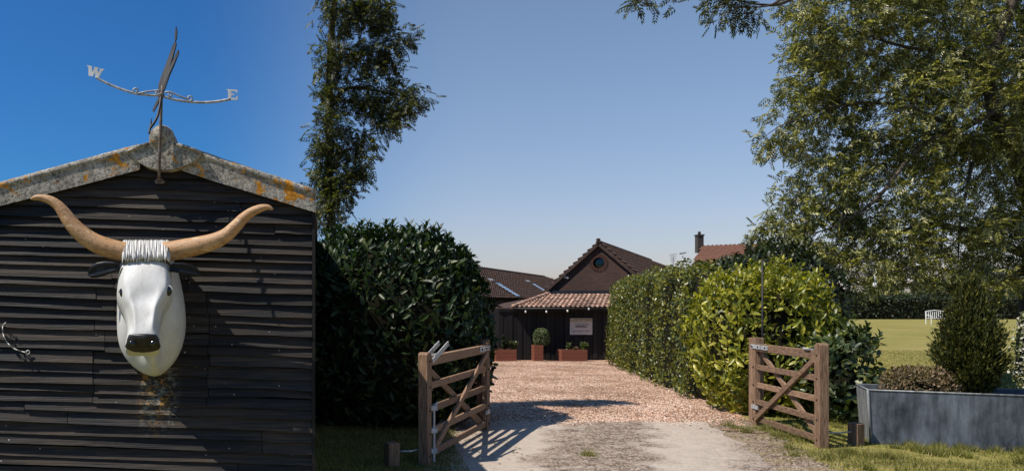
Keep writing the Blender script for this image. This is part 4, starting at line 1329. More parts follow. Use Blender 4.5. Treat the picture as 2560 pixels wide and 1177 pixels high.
# ------------------------------------------------------------------ gates
def gate(name, label, n_, f_, heights, post_h, thick, face, flip):
    """n_: near stile foot, f_: far stile foot, face: unit normal of the seen side"""
    N_ = Vector((*n_, ground_z(*n_))); F_ = Vector((*f_, ground_z(*f_)))
    g = empty(name, (N_ + F_) / 2, label, 'gate', 'timber five bar drive gates')
    d = (F_ - N_).normalized()
    face = Vector(face)
    # near stile with a rounded top
    hw, ht = thick / 2, 0.05
    prof = [(-hw, 0.0), (hw, 0.0), (hw, post_h - 0.03), (hw * 0.7, post_h - 0.008), (hw * 0.3, post_h), (-hw * 0.6, post_h), (-hw, post_h - 0.02)]
    mb = MB(); mb.prism([N_ + d * a + Vector((0, 0, b - 0.05)) + face * ht for a, b in prof], -face * 2 * ht)
    mb.build('meeting_stile', M_GATEV, g, bevel=0.006)
    mb = MB(); mb.bar(F_ + Vector((0, 0, -0.02)), F_ + Vector((0, 0, post_h - 0.06)), 0.085, 0.07, d); mb.build('hanging_stile', M_GATEV, g, bevel=0.005)
    for i, h in enumerate(heights):
        w = 0.095 if i == 0 else 0.07
        a = N_ + Vector((0, 0, h)) + d * (hw * 0.9); b = F_ + Vector((0, 0, h)) - d * 0.03
        mb = MB(); mb.bar(a, b, w, 0.07 if i == 0 else 0.032); mb.build('top_rail' if i == 0 else 'rail', M_GATE, g, bevel=0.004)
    top, bot = heights[0] - 0.05, heights[-1] + 0.0
    for (za, zb, o) in ((top, bot, 0.034 * flip), (bot, top, -0.034 * flip)):
        a = N_ + d * (hw + 0.02) + Vector((0, 0, za)) + face * o; b = F_ - d * 0.05 + Vector((0, 0, zb)) + face * o
        mb = MB(); mb.bar(a, b, 0.068, 0.03, Vector((0, 0, 1))); mb.build('brace', M_GATE, g, bevel=0.004)
    for i, h in enumerate(heights):
        for t_ in (0.0, 1.0):
            q = (N_ if t_ == 0 else F_) + Vector((0, 0, h)) + face * (ht + 0.002 if t_ == 0 else 0.043)
            MB().ball(q, (0.011, 0.011, 0.011), 8, 5).build('bolt', M_IRON, g, True)
    # fittings
    z = heights[0] + 0.01
    mb = MB(); mb.bar(F_ + d * 0.06 + Vector((0, 0, z)) + face * 0.042, F_ - d * 0.42 + Vector((0, 0, z - 0.005)) + face * 0.042, 0.055, 0.012)
    st_ = mb.build('hinge_strap', M_GALV, g, bevel=0.003)
    for k in (0.02, -0.16, -0.36):
        MB().ball(F_ + d * k + Vector((0, 0, z)) + face * 0.05, (0.012, 0.012, 0.012), 8, 6).build('bolt', M_IRON, st_, True)
    mb = MB(); mb.bar(F_ + d * 0.04 + Vector((0, 0, 0.24)) + face * 0.042, F_ - d * 0.14 + Vector((0, 0, 0.24)) + face * 0.042, 0.05, 0.012); mb.build('lower_hinge', M_GALV, g)
    mb = MB(); mb.tube([N_ + d * 0.16 + face * 0.05 + Vector((0, 0, heights[0] + 0.06)), N_ + d * 0.30 + face * 0.05 + Vector((0, 0, heights[0] + 0.06))], 0.012, 6)
    mb.box(N_ + d * 0.22 + Vector((0, 0, heights[0] + 0.053)) + face * 0.02, (0.03, 0.03, 0.01)); mb.build('latch', M_GALV, g)
    return g, N_, F_, d, face

g2, N2, F2, d2, fc2 = gate('five_bar_gate', 'sunlit timber gate standing open before the yellow-green laurel on the right', (5.53, 8.82), (5.70, 10.45), [1.015, 0.757, 0.525, 0.305, 0.085], 1.20, 0.12, (-0.995, 0.10, 0), 1)
g1, N1, F1, d1, fc1 = gate('five_bar_gate', 'shaded timber gate standing open against the dark laurel hedge on the left', (1.03, 7.85), (2.07, 10.0), [1.02, 0.77, 0.535, 0.31, 0.09], 1.16, 0.13, (0.90, -0.436, 0), -1)
# throw-over latch irons and drop bolt on the left gate
mb = MB()
for o in (0.05, -0.05):
    a = N1 + d1 * 0.09 + Vector((0, 0, 1.02)) + fc1 * o; b = N1 + d1 * 0.62 + Vector((0, 0, 1.17)) + fc1 * o
    mb.bar(a, b, 0.05, 0.01)
mb.build('throw_over_latch', M_GALV, g1)
mb = MB(); q = N1 + d1 * 0.07 + fc1 * 0.07
mb.tube([q + Vector((0, 0, 0.03)), q + Vector((0, 0, 0.58)), q + Vector((0, 0, 0.60)) + d1 * 0.10], 0.012, 6)
for z in (0.14, 0.34, 0.56): mb.box(q + Vector((0, 0, z)), (0.03, 0.03, 0.022))
mb.build('drop_bolt', M_GALV, g1)
# gate posts in the hedges
for (q, lab) in ((F2, 'square timber gate post in front of the yellow-green laurel'), (F1, 'square timber gate post against the dark laurel hedge')):
    sgn = 1 if q is F2 else -1
    dd = (d2 if q is F2 else d1)
    c = q + dd * 0.16 + Vector((0.07 * sgn, 0, 0))
    mb = MB(); mb.box((c.x, c.y, c.z + 0.53), (0.07, 0.07, 0.60), Matrix.Rotation(math.atan2(dd.y, dd.x), 3, 'Z')); mb.build('gate_post', M_GATEV, None, bevel=0.008, label=lab, cat='gate post', group='gate posts')
# short posts with hook rods
for (pxb, pyb, hgt, tgt, lab) in ((2140, 1112, 0.25, N2, 'short square timber post between the sunlit gate and the zinc trough'), (980, 1166, 0.24, N1, 'short round-topped timber post left of the shaded gate')):
    Yq = 3200 / (pyb - PY)
    c = P(pxb, pyb, Yq); c.z = ground_z(c.x, c.y)
    s = empty('short_post', c, lab, 'post', 'short gate stop posts')
    mb = MB(); mb.box((c.x, c.y, c.z + hgt / 2 - 0.03), (0.06, 0.06, hgt / 2 + 0.03), Matrix.Rotation(R(20), 3, 'Z')); mb.build('post', M_GATEV, s, bevel=0.008)
    mb = MB(); a = c + Vector((0, 0, hgt * 0.62)) + (tgt - c).normalized() * 0.07; b = tgt + Vector((0, 0, 0.17)); b = a.lerp(b, 0.9)
    mb.tube([a, a.lerp(b, 0.5) + Vector((0, 0, -0.012)), b], 0.009, 6); mb.build('hook_rod', M_GALV, s, True)

# ------------------------------------------------------------------ zinc trough
tl = P(2178, 1108, 3200 / (1108 - PY)); tr = P(2640, 1136, 3200 / (1136 - PY))
tl.z = tr.z = 0.0
td = (tr - tl).normalized(); tn = Vector((-td.y, td.x, 0))
H = 0.61; DP = 0.62
tro = empty('zinc_trough', (tl + tr) / 2, 'long weathered zinc cattle trough used as a planter on the verge', 'trough')
flare = 0.035
def tp(a, b, z, f): return tl + td * a + tn * b + Vector((0, 0, z))
Lt = (tr - tl).length
mb = MB()
def panel(q, off): mb.prism(q, off)
mb.prism([tp(0, 0, 0, 0), tp(Lt, 0, 0, 0), tp(Lt + flare, -flare, H, 0), tp(-flare, -flare, H, 0)], tn * 0.012); mb.build('front_panel', M_TROUGH, tro)
mb = MB(); mb.prism([tp(0, DP, 0, 0), tp(Lt, DP, 0, 0), tp(Lt + flare, DP + flare, H, 0), tp(-flare, DP + flare, H, 0)], -tn * 0.012); mb.build('rear_panel', M_TROUGH, tro)
mb = MB(); mb.prism([tp(0, 0.013, 0, 0), tp(0, DP - 0.013, 0, 0), tp(-flare, DP + flare - 0.013, H, 0), tp(-flare, -flare + 0.013, H, 0)], td * 0.012); mb.build('end_panel', M_ZINC, tro)  # left end in paler zinc, the sunlight on it put into the colour
mb = MB(); mb.prism([tp(Lt, 0.013, 0, 0), tp(Lt, DP - 0.013, 0, 0), tp(Lt + flare, DP + flare - 0.013, H, 0), tp(Lt + flare, -flare + 0.013, H, 0)], -td * 0.012); mb.build('end_panel', M_TROUGH, tro)
mb = MB(); mb.tube([tp(-flare, -flare, H, 0), tp(Lt + flare, -flare, H, 0), tp(Lt + flare, DP + flare, H, 0), tp(-flare, DP + flare, H, 0), tp(-flare, -flare, H, 0)], 0.010, 6); mb.build('rim', M_ZINC, tro, True)
mb = MB(); mb.tube([tp(-flare * .0 - 0.004, -0.006, 0, 0), tp(-flare - 0.004, -flare - 0.006, H, 0)], 0.014, 6); mb.build('corner_seam', M_ZINC, tro, True)
mb = MB(); mb.prism([tp(0.02, 0.02, H - 0.09, 0), tp(Lt - 0.02, 0.02, H - 0.09, 0), tp(Lt - 0.02, DP - 0.02, H - 0.09, 0), tp(0.02, DP - 0.02, H - 0.09, 0)], Vector((0, 0, -0.03))); mb.build('soil', M_SOIL, tro)

# conifer in the trough
def conifer(name, label, base, h, rad, n, mat, seed):
    root = empty(name, base, label, 'conifer')
    r = np.random.default_rng(seed)
    MB().tube([base, base + Vector((0, 0, h * 0.85))], [0.04, 0.01], 6).build('trunk', M_BARK, root, True)
    nb = n // 110
    Vs = []; Ts = []; off = 0
    for k in range(nb):
        f = (k + 0.5) / nb
        zz = h * (0.02 + 0.93 * f)
        prof = (math.sin(math.pi * min(1, (f * 0.92 + 0.12)) ) ** 0.6) * (1 if f < 0.30 else 1 - 0.82 * ((f - 0.30) / 0.70) ** 1.2)
        a = k * 2.399 + r.uniform(-.3, .3)
        rr = rad * prof * r.uniform(0.3, 1.15)
        tip = np.array(base) + np.array([math.cos(a) * rr, math.sin(a) * rr, zz + 0.12])
        root_ = np.array(base) + np.array([math.cos(a) * rr * 0.15, math.sin(a) * rr * 0.15, max(0.02, zz - 0.10)])
        c = 110
        t = r.uniform(0.25, 1.0, c) ** 0.7
        pos = root_ + (tip - root_) * t[:, None] + r.normal(0, 0.035, (c, 3))
        d = unit(unit(tip - root_) * 0.8 + r.normal(0, 0.45, (c, 3)) + np.array([0, 0, 0.55]))
        v, tt = leaves(pos, d, unit(r.normal(size=(c, 3))), r.uniform(0.035, 0.075, c), 0.016, T_KITE)
        Vs.append(v); Ts.append(tt + off); off += len(v)
    obj('foliage', mesh_np(np.concatenate(Vs), np.concatenate(Ts), mat), root, kind='stuff')
    return root
cb = tl + td * 0.98 + tn * 0.33; cb.z = H - 0.10
conifer('dwarf_conifer', 'dark golden conifer growing in the zinc trough', cb, 1.28, 0.335, 55000, M_CONIFER, 51)
hb = tl + td * 0.52 + tn * 0.25
hedge('low_shrub', 'low dry reddish shrub in the zinc trough left of the conifer', 'shrub', (hb.x, hb.y, H + 0.03), (0.36, 0.22, 0.18), math.atan2(td.y, td.x), 3800, 0.045, 0.45, M_HEATH, T_KITE, 2.3, 0.05, 52, 0.9, depth=0.10, zmin=H - 0.08)

# ------------------------------------------------------------------ hedges and shrubs
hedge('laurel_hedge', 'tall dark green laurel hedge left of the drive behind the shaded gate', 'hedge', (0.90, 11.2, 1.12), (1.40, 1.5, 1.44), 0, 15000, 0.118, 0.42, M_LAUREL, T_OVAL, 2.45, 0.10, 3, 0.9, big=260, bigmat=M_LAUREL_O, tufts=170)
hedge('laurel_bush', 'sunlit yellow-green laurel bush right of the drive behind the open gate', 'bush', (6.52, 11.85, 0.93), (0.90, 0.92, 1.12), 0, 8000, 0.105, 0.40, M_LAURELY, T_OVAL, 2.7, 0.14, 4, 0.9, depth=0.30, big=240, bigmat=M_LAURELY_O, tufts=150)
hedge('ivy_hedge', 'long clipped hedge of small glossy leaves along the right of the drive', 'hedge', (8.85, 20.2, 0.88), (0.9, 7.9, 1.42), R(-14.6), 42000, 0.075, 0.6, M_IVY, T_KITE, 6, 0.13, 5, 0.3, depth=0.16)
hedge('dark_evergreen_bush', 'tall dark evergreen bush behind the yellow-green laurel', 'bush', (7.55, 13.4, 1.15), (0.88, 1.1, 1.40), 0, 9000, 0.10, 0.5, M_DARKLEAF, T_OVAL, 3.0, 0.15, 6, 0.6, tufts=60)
hedge('loose_shrub', 'loose pale-leaved shrub between the sunlit gate and the trough', 'shrub', (7.02, 10.9, 0.62), (0.50, 0.5, 0.62), 0, 1500, 0.11, 0.55, M_SPRIG, T_OVAL, 2.4, 0.18, 7, 0.7, depth=0.25, tufts=40)

# iron rods standing along the hedge
for (x, yt, yb, Yq, lab) in ((1547, 742, 925, 25.2, 'thin black rod standing at the far end of the clipped hedge'), (1673, 708, 955, 17.6, 'thin black rod standing halfway along the clipped hedge'), (1906, 648, 860, 10.75, 'black rod rising in front of the yellow-green laurel')):
    a = P(x, yt, Yq); gz_ = ground_z(a.x, a.y)
    MB().tube([Vector((a.x, a.y, gz_ - 0.02)), a], 0.016 if Yq > 12 else 0.014, 6).build('iron_rod', M_IRON, None, True, label=lab, cat='rod', group='rods holding the festoon line')
fl = MB().tube([P(1906, 650, 10.75), P(1990, 664, 11.4), P(2090, 673, 12.2), P(2190, 690, 13.2)], 0.006, 5).build('festoon_line', M_IRON, None, True, label='thin dark festoon line running from the laurel to the tree', cat='string lights')
mb = MB(); mb.ball(P(2187, 712, 13.1), (0.03, 0.03, 0.042), 10, 8); mb.tube([P(2187, 689, 13.15), P(2187, 706, 13.1)], 0.008, 5); mb.build('bulb', M_BULB, fl, True)

# ------------------------------------------------------------------ ash trees
def ash(name, label, trunk, limbs, lobes, per_m2, mat, seed, L=0.24, keep=None, nclu=1.0, group=None, per=8, tmpl=None):
    tmpl = tmpl or T_ASH
    base = Vector(trunk[0][:3])
    root = empty(name, base, label, 'tree', group)
    r = np.random.default_rng(seed)
    wood = MB(); nodes = []; rads = []
    def poly(pts, n=10):
        sm = arc(pts, 5)
        wood.tube([Vector(p[:3]) for p in sm], [p[3] for p in sm], n)
        for p in sm: nodes.append(np.array(p[:3])); rads.append(p[3])
    poly(trunk, 12)
    for l_ in limbs: poly(l_, 8)
    # twig ends spread through the lobes, denser near their skin
    C = []
    for (c, rad) in lobes:
        k = int(per_m2 * nclu * 4 * math.pi * rad * rad * 0.5) + 2
        d = unit(r.normal(size=(k, 3)))
        rr = rad * (r.uniform(0.25, 1.0, k) ** 0.5)
        C.append(np.array(c)[None] + d * rr[:, None] * np.array([1, 1, 0.9]))
    C = np.concatenate(C)
    if keep is not None: C = C[keep(C)]
    # attach each twig to the nearest wood, nearest ones first
    nd = np.array(nodes)
    dist0 = np.min(np.linalg.norm(C[:, None] - nd[None], axis=2), axis=1)
    order = np.argsort(dist0)
    NP = np.zeros((len(nd) + len(C) * 2, 3)); NP[:len(nd)] = nd; cnt = len(nd)
    NR = np.zeros(len(NP)); NR[:cnt] = rads
    tw = MB()
    Vs = []; Ts = []; off = 0
    for q in order:
        c = C[q]
        dd = np.linalg.norm(NP[:cnt] - c, axis=1)
        i = int(np.argmin(dd + 0.15 * (NP[:cnt, 2] > c[2] + 0.5)))
        a = NP[i]; r0 = min(NR[i] * 0.6, 0.012 + 0.012 * dd[i])
        m = (a + c) / 2 + np.array([0, 0, 0.10 * dd[i]]) + r.normal(0, 0.05 * dd[i], 3)
        tw.tube([Vector(a), Vector(m), Vector(c)], [r0, r0 * 0.75, 0.004], 4, cap=False)
        NP[cnt] = m; NR[cnt] = r0 * 0.75; NP[cnt + 1] = c; NR[cnt + 1] = max(0.006, r0 * 0.5); cnt += 2
        # compound leaves around the twig end
        k = max(3, int(per * r.uniform(0.6, 1.4)))
        f = r.uniform(0.35, 1.05, k)
        pos = m + (c - m) * f[:, None] + r.normal(0, 0.06, (k, 3))
        out = unit(c - m)
        d = unit(out * 0.7 + r.normal(0, 0.75, (k, 3)) + np.array([0, 0, -0.30]))
        nn = unit(r.normal(0, 0.5, (k, 3)) + np.array([0, 0, 1.0]))
        Ls = L * r.uniform(0.7, 1.2, k)
        v, t = leaves(pos, d, nn, Ls, Ls, tmpl)
        Vs.append(v); Ts.append(t + off); off += len(v)
    wood.build('trunk', M_BARK, root, True)
    tw.build('branches', M_BRANCH, root, kind='stuff')
    obj('crown', mesh_np(np.concatenate(Vs), np.concatenate(Ts), mat), root, kind='stuff')
    return root

def lobe(px, py, Y, rpx): return (tuple(P(px, py, Y)), rpx / F * Y)
def w4(px, py, Y, r): return (*P(px, py, Y), r)
rt = P(2600, 943, 17); rt.z = 0
right_lobes = [lobe(2110, 50, 15.5, 135), lobe(2090, 190, 15.5, 110), lobe(1990, 255, 15, 70), lobe(1945, 355, 15, 58), lobe(2080, 350, 15.5, 115), lobe(2060, 470, 15, 85),
               lobe(1975, 545, 15, 72), lobe(1930, 590, 15, 50), lobe(2090, 590, 15.5, 105), lobe(2250, 90, 16, 165), lobe(2240, 290, 15.5, 160), lobe(2240, 480, 15.5, 150), lobe(2210, 620, 15, 95),
               lobe(2410, 60, 17, 170), lobe(2420, 260, 16, 170), lobe(2420, 450, 16.5, 160), lobe(2380, 600, 15.5, 110), lobe(2510, 630, 17, 110), lobe(2300, 660, 15, 80), lobe(2600, 120, 17, 190), lobe(2600, 350, 17, 180), lobe(2620, 560, 16.5, 130), lobe(2170, 690, 14.5, 55), lobe(2450, 700, 15, 60), lobe(2150, -140, 16, 170), lobe(2420, -150, 17, 190),
               lobe(2020, 130, 15, 62), lobe(2000, 30, 15, 55), lobe(1985, 470, 15, 40), lobe(1960, 630, 14.6, 60), lobe(2050, 650, 14.6, 60)]
right_limbs = [
    [w4(2600, 560, 17, 0.22), w4(2545, 400, 16.5, 0.17), w4(2490, 290, 16, 0.14), w4(2475, 170, 16, 0.11), w4(2510, 60, 16, 0.09), w4(2550, -40, 16, 0.07)],
    [w4(2600, 470, 17, 0.16), w4(2540, 330, 17, 0.12), w4(2560, 180, 17, 0.10), w4(2590, 0, 17, 0.07)],
    [w4(2490, 273, 15.80, 0.079), w4(2400, 326, 15.30, 0.058), w4(2300, 367, 15.00, 0.043), w4(2190, 498, 14.80, 0.029), w4(2080, 568, 14.80, 0.018), w4(1960, 599, 14.80, 0.009)],
    [w4(2400, 326, 15.30, 0.043), w4(2250, 264, 15.20, 0.032), w4(2100, 263, 15.00, 0.022), w4(1960, 311, 14.80, 0.011), w4(1895, 356, 14.80, 0.004)],
    [w4(2475, 169, 15.80, 0.065), w4(2380, 133, 15.80, 0.043), w4(2250, 115, 15.60, 0.029), w4(2100, 63, 15.30, 0.014)],
    [w4(2600, 654, 17.00, 0.108), w4(2500, 607, 16.30, 0.072), w4(2400, 570, 15.80, 0.050), w4(2280, 567, 15.30, 0.032), w4(2160, 649, 14.80, 0.014)],
    [w4(2430, 409, 15.80, 0.036), w4(2415, 481, 15.60, 0.029), w4(2400, 553, 15.30, 0.022), w4(2395, 654, 15.20, 0.011)],
    [w4(2590, 710, 17.00, 0.086), w4(2520, 688, 16.30, 0.050), w4(2420, 709, 15.80, 0.029), w4(2330, 711, 15.30, 0.014)],
    # the bough that reaches over the drive above the frame
    [w4(2550, -40, 16, 0.08), w4(2300, -120, 13.5, 0.06), w4(2080, -60, 11.2, 0.04), w4(1965, 5, 10.2, 0.022), w4(1900, 12, 10, 0.014), w4(1840, 0, 9.8, 0.009)],
    [w4(2080, -60, 11.2, 0.035), w4(1850, -70, 10, 0.02), w4(1700, -25, 9.6, 0.012), w4(1620, -8, 9.4, 0.006)],
]
T_TR = [(rt.x, rt.y, -0.1, 0.42), (rt.x - 0.05, rt.y, 1.2, 0.34), (*P(2600, 640, 17), 0.29), (*P(2610, 470, 17), 0.24), (*P(2600, 250, 17), 0.2), (*P(2620, 0, 17), 0.12)]
def px_of(C): return PX + C[:, 0] / C[:, 1] * F, PY - (C[:, 2] - EYE) / C[:, 1] * F
ash('ash_tree', 'large ash tree filling the upper right of the view', T_TR, right_limbs, right_lobes, 20, M_ASH, 61, 0.22, per=7)
# overhanging tips of the same bough
tips = [lobe(1600, 5, 9.4, 22), lobe(1625, -10, 9.4, 18), lobe(1690, -12, 9.6, 14), lobe(1790, 22, 9.8, 26), lobe(1830, 35, 9.8, 20), lobe(1860, 25, 9.9, 24), lobe(1890, 40, 9.9, 18), lobe(1850, 0, 9.8, 24), lobe(1800, -12, 9.8, 26)]
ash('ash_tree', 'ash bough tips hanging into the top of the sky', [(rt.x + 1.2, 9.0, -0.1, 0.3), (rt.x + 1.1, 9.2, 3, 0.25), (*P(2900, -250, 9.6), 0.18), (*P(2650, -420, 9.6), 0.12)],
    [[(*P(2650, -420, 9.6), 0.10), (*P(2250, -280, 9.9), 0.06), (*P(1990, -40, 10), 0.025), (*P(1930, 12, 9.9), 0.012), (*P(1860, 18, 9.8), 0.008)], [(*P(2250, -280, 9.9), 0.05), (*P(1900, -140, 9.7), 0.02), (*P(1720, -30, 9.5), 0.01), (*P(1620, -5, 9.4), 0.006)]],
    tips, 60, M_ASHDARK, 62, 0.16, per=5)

left_lobes = [lobe(850, 30, 11.8, 62), lobe(915, 25, 11.8, 55), lobe(955, 40, 11.8, 32), lobe(845, 140, 11.8, 58), lobe(925, 140, 11.8, 50), lobe(985, 105, 11.8, 34), lobe(1022, 95, 11.6, 20), lobe(985, 185, 11.8, 28),
              lobe(840, 245, 11.8, 50), lobe(920, 245, 11.8, 48), lobe(985, 250, 11.8, 42), lobe(1040, 258, 11.6, 26), lobe(1060, 245, 11.6, 14), lobe(960, 300, 11.8, 36), lobe(1000, 305, 11.6, 22), lobe(840, 350, 11.8, 52), lobe(915, 360, 11.8, 36),
              lobe(835, 430, 11.7, 48), lobe(895, 430, 11.8, 34), lobe(918, 415, 11.6, 20), lobe(815, 500, 11.6, 34), lobe(860, 480, 11.7, 26), lobe(810, 555, 11.4, 26), lobe(838, 525, 11.3, 36), lobe(830, 470, 11.4, 30), lobe(812, 460, 11.5, 30), lobe(810, 380, 11.5, 30), lobe(808, 300, 11.5, 30)]
def left_keep(C):
    x, y_ = px_of(C)
    return x > 793 + 4 * np.sin(y_ * 0.11) + 3 * np.sin(y_ * 0.041)
lt = P(830, 900, 11.8); lt.z = ground_z(lt.x, 11.8)
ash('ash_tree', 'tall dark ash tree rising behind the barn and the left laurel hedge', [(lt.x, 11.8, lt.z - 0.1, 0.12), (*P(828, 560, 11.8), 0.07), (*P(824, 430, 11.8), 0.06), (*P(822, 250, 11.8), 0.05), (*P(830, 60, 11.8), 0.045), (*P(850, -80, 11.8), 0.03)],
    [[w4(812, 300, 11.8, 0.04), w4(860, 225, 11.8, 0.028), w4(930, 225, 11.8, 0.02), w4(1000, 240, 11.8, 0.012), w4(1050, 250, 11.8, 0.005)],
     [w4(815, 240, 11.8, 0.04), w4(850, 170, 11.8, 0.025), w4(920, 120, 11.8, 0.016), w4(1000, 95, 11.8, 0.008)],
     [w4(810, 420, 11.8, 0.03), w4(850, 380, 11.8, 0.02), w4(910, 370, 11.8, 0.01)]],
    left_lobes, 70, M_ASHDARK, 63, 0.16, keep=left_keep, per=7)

# ------------------------------------------------------------------ far end of the lawn
hedge('field_hedge', 'dark clipped hedge along the far edge of the lawn', 'hedge', (60, 76, 0.9), (16, 1.2, 1.25), 0, 16000, 0.22, 0.6, M_DARKLEAF, T_KITE, 8, 0.2, 8, 0.3, depth=0.3)
hedge('field_hedge', 'pale sunlit rough hedge showing above the dark clipped hedge', 'hedge', (66, 92, 1.1), (22, 1.5, 1.7), 0, 12000, 0.3, 0.5, M_FARLEAF, T_KITE, 6, 0.4, 9, 0.5, depth=0.3)
def far_tree(px, py, Y, rpx, lab, seed):
    c = P(px, py, Y)
    base = Vector((c.x, c.y, ground_z(c.x, c.y)))
    rad = rpx / F * Y
    root = empty('far_tree', base, lab, 'tree', 'trees beyond the lawn')
    MB().tube([base, base.lerp(c, 0.6), c], [0.3, 0.22, 0.1], 8).build('trunk', M_BARK, root, True)
    r = np.random.default_rng(seed)
    Vs = []; Ts = []; off = 0
    for k in range(60):
        d = unit(r.normal(size=3)); cc = np.array(c) + d * rad * r.uniform(0.3, 0.95) * np.array([1.15, 1, 0.85])
        m = 90
        dd = unit(r.normal(size=(m, 3)))
        pos = cc + dd * (rad * 0.26) * r.uniform(0.4, 1, (m, 1))
        v, t = leaves(pos, unit(dd + r.normal(0, .5, (m, 3))), unit(dd + np.array([0, 0, .6])), r.uniform(.25, .5, m), .22, T_KITE)
        Vs.append(v); Ts.append(t + off); off += len(v)
    obj('crown', mesh_np(np.concatenate(Vs), np.concatenate(Ts), M_FARLEAF), root, kind='stuff')
far_tree(2210, 715, 120, 42, 'rounded pale tree far beyond the dark clipped hedge', 71)
far_tree(2330, 722, 130, 36, 'low pale tree behind the white bench beyond the lawn', 72)
far_tree(2420, 705, 110, 48, 'broad pale tree behind the golden conifer', 73)
far_tree(2545, 712, 115, 46, 'pale tree at the right edge far behind the trough', 74)
# white metal bench on the lawn
Yb = 3200 / (810 - PY)
bb = P(2344, 810, Yb); bb.z = ground_z(bb.x, bb.y)
bench = empty('garden_bench', bb, 'white garden bench far away on the lawn beside the conifer', 'bench')
bwid = 1.3
for sx in (-1, 1):
    MB().tube([bb + Vector((sx * bwid / 2, -0.25, 0)), bb + Vector((sx * bwid / 2, -0.25, 0.62)), bb + Vector((sx * bwid / 2, 0.25, 0.66))], 0.03, 6).build('arm', M_BENCH, bench)
    MB().tube([bb + Vector((sx * bwid / 2, 0.25, 0)), bb + Vector((sx * bwid / 2, 0.3, 0.95))], 0.03, 6).build('leg', M_BENCH, bench)
for k in range(5):
    MB().box(bb + Vector((0, -0.24 + 0.11 * k, 0.42)), (bwid / 2, 0.04, 0.015)).build('seat_slat', M_BENCH, bench)
for k in range(9):
    MB().box(bb + Vector((-bwid / 2 + bwid * (k + .5) / 9, 0.28, 0.68)), (0.02, 0.012, 0.24)).build('back_slat', M_BENCH, bench)
MB().tube([bb + Vector((-bwid / 2, 0.3, 0.93)), bb + Vector((0, 0.3, 1.02)), bb + Vector((bwid / 2, 0.3, 0.93))], 0.03, 6).build('back_rail', M_BENCH, bench)
# pale blossom shrub at the right edge
q = P(2562, 790, 14)
hedge('flowering_shrub', 'shrub with white blossom at the right edge of the lawn', 'shrub', (q.x + 0.40, q.y, 0.72), (0.42, 0.45, 0.85), 0, 2600, 0.06, 0.7, leafmat('white_blossom', [(0, (0.05, 0.07, 0.02)), (0.5, (0.12, 0.14, 0.04)), (0.6, (0.6, 0.56, 0.52)), (1, (0.75, 0.70, 0.68))]), T_KITE, 2.2, 0.12, 10, 0.3, depth=0.2)

# ------------------------------------------------------------------ grass, stones, litter
def blades(name, label, n, region, hmin, hmax, mat, seed, cat='grass', wid=0.006):
    r = np.random.default_rng(seed)
    pts = region(r, n)
    z = np.array([ground_z(x, y) for x, y in pts])
    pos = np.c_[pts, z]
    m = len(pos)
    d = unit(np.c_[r.normal(0, 0.45, (m, 2)), np.ones(m)])
    v, t = leaves(pos, d, unit(r.normal(size=(m, 3))), r.uniform(hmin, hmax, m), wid * r.uniform(.7, 1.4, m), T_BLADE)
    return obj(name, mesh_np(v, t, mat), None, label, cat, None, 'stuff')
def right_edge(y): return np.interp(y, [3, 7.6, 9, 10.66, 12, 20], [3.6, 4.55, 4.9, 5.35, 6.3, 9.5])
def reg_right(r, n):
    y = 6.8 + (r.uniform(0, 1, n) ** 1.3) * 4.2
    x = right_edge(y) + (r.uniform(0, 1, n) ** 1.2) * 3.9
    den = lumps(np.c_[x, y, 0 * x], 5, 1.6)
    edge = np.clip((x - right_edge(y)) / 0.55, 0, 1)
    k = r.uniform(0, 1, n) < np.clip(0.45 + 0.8 * den, 0.06, 1) * (0.15 + 0.85 * edge)
    return np.c_[x, y][k]
blades('grass', 'short sunlit grass of the right-hand verge', 60000, reg_right, 0.015, 0.055, M_GRASS, 81)
def reg_left(r, n):
    y = 6.6 + r.uniform(0, 1, n) * 4.0
    x = -0.1 + r.uniform(0, 1, n) * np.interp(y, [6.6, 9, 10.6], [1.45, 1.6, 1.9])
    return np.c_[x, y]
blades('grass', 'shaded grass under the left hedge and gate', 26000, reg_left, 0.02, 0.06, M_GRASS, 82)
def reg_lawn(r, n):
    y = 10.5 + (r.uniform(0, 1, n) ** 1.6) * 16
    x = y * r.uniform(0.60, 0.95, n)
    return np.c_[x, y]
blades('grass', 'mown grass of the lawn behind the trough', 60000, reg_lawn, 0.02, 0.05, M_GRASS, 83, wid=0.010)

def reg_tufts(r, n):
    c = np.c_[np.r_[r.uniform(4.5, 7.8, 70), r.uniform(2.75, 2.85, 2), r.uniform(6.2, 7.7, 20)], np.r_[r.uniform(7.2, 10.3, 70), r.uniform(8.2, 8.35, 2), np.interp(r.uniform(6.2, 7.7, 20), [6.2, 7.7], [9.0, 8.4])]]
    c = c[(c[:, 0] > right_edge(c[:, 1])) | (c[:, 0] < 3)]
    k = r.integers(0, len(c), n)
    return c[k] + r.normal(0, 0.035, (n, 2))
blades('grass', 'longer uneven grass tufts along the drive edge and trough', 9000, reg_tufts, 0.04, 0.12, M_GRASS, 84)

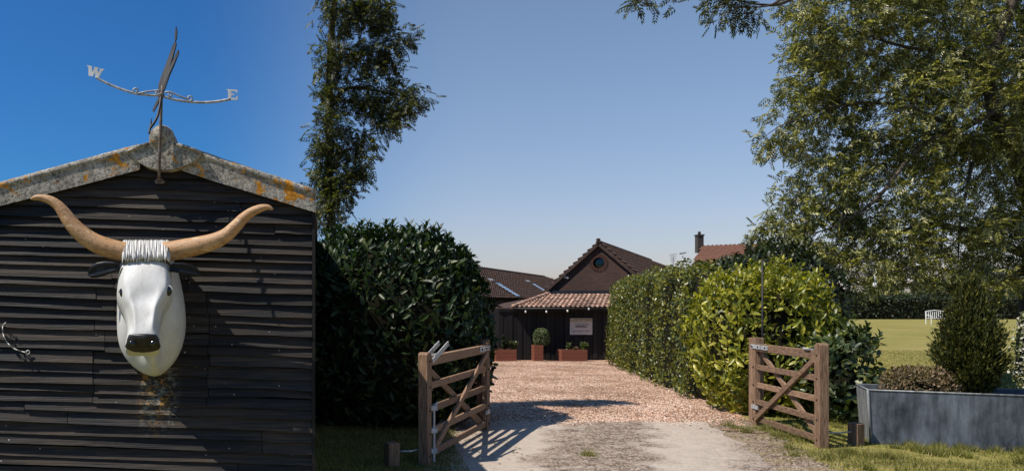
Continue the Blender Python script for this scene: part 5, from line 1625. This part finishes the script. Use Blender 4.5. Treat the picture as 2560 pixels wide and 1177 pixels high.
def stones(name, label, n, region, smin, smax, cols, seed):
    r = np.random.default_rng(seed)
    pts = region(r, n); m = len(pts)
    z = np.array([ground_z(x, y) for x, y in pts]) + 0.006
    V0 = np.array([(1, 0, 0), (0, 1, 0), (-1, 0, 0), (0, -1, 0), (0, 0, 0.8), (0, 0, -0.6)], float)
    T0 = np.array([(0, 1, 4), (1, 2, 4), (2, 3, 4), (3, 0, 4), (1, 0, 5), (2, 1, 5), (3, 2, 5), (0, 3, 5)])
    s = r.uniform(smin, smax, m)
    a = r.uniform(0, 6.28, m)
    V = np.broadcast_to(V0, (m, 6, 3)).copy()
    V += r.normal(0, 0.2, V.shape)
    V[:, :, 0] *= r.uniform(0.8, 1.6, (m, 1))
    ca, sa = np.cos(a)[:, None], np.sin(a)[:, None]
    X = V[:, :, 0] * ca - V[:, :, 1] * sa; Y = V[:, :, 0] * sa + V[:, :, 1] * ca
    V = np.stack([X, Y, V[:, :, 2] * 0.7], 2) * s[:, None, None] + np.c_[pts, z][:, None, :]
    T = T0[None] + (np.arange(m) * 6)[:, None, None]
    mt, nt, b = nodes_of(name + '_mat')
    cc = mix(nt, 1.0, ramp(nt, island(nt), cols), ramp(nt, noise(nt, coords(nt, (1, 0.55, 1)), 0.8, 5, 0.65), [(0.32, (0.55, 0.47, 0.41)), (0.52, (0.95, 0.88, 0.82)), (0.7, (1.08, 1.06, 1.05))]), 'MULTIPLY')
    nt.links.new(cc, b.inputs['Base Color'])
    b.inputs['Roughness'].default_value = 0.8
    b.inputs['Specular IOR Level'].default_value = 0.2
    return obj(name, mesh_np(V.reshape(-1, 3), T.reshape(-1, 3), mt), None, label, 'gravel', None, 'stuff')
def reg_gravel(r, n):
    y = 10.35 + (r.uniform(0, 1, n) ** 1.7) * 19.5
    l = np.interp(y, [10, 14, 22, 30], [1.6, 2.1, 3.3, 3.6]); rr = np.interp(y, [10, 13, 20, 30], [5.4, 6.4, 8.6, 11.2])
    x = l + (rr - l) * r.uniform(0, 1, n)
    front = 10.62 + 0.22 * np.sin(x * 1.9) + 0.1 * np.sin(x * 5.1)
    k = y > front - r.exponential(0.12, n)
    return np.c_[x, y][k]
GC = [(0.0, (0.10, 0.065, 0.045)), (0.2, (0.30, 0.18, 0.12)), (0.5, (0.58, 0.40, 0.31)), (0.75, (0.68, 0.54, 0.45)), (1.0, (0.80, 0.72, 0.66))]
stones('gravel', 'loose pinkish gravel stones of the drive', 52000, reg_gravel, 0.007, 0.017, GC, 91)
def reg_grit(r, n):
    y = 6.8 + r.uniform(0, 1, n) * 3.9
    c = 2.95 + 0.16 * (y - 7.5) ; x = c + r.normal(0, 0.42, n)
    x2 = np.interp(y, [6.8, 9, 10.66], [4.35, 4.85, 5.3]) + r.normal(0, 0.28, n)
    x = np.where(r.uniform(0, 1, n) < 0.55, x, x2)
    return np.c_[x, y]
stones('grit', 'scattered dark grit and small stones on the tarmac', 16000, reg_grit, 0.004, 0.010, [(0, (0.05, 0.04, 0.03)), (0.6, (0.22, 0.17, 0.13)), (1, (0.5, 0.42, 0.36))], 92)
# fallen leaves under the left hedge and on the verge
r = np.random.default_rng(95)
m = 500
pos = np.c_[np.r_[r.uniform(0, 2.2, 250), r.uniform(4.6, 7.5, 250)], r.uniform(7, 10.4, m), np.full(m, 0.018)]
d = unit(np.c_[r.normal(size=(m, 2)), r.normal(0, .15, m)])
v, t = leaves(pos, d, unit(np.c_[r.normal(0, .3, (m, 2)), np.ones(m)]), r.uniform(.02, .06, m), .02, T_KITE)
obj('fallen_leaves', mesh_np(v, t, leafmat('fallen_leaf', [(0, (0.10, 0.07, 0.03)), (0.6, (0.26, 0.20, 0.11)), (1, (0.45, 0.38, 0.26))])), None, 'dry fallen leaves scattered on the verges', 'leaves', None, 'stuff')
# fallen stick
mb = MB(); mb.tube([Vector((*P(x, y, 3200 / (y - PY)).xy, 0.025)) for x, y in ((1797, 1076), (1822, 1080), (1850, 1079), (1872, 1084))], [0.008, 0.012, 0.011, 0.005], 6)
mb.tube([Vector((*P(x, y, 3200 / (y - PY)).xy, 0.02)) for x, y in ((1875, 1083), (1900, 1086), (1925, 1082))], [0.007, 0.007, 0.003], 6)
mb.build('fallen_stick', M_GATE, None, True, label='thin dry stick lying on the edge of the tarmac', cat='stick')
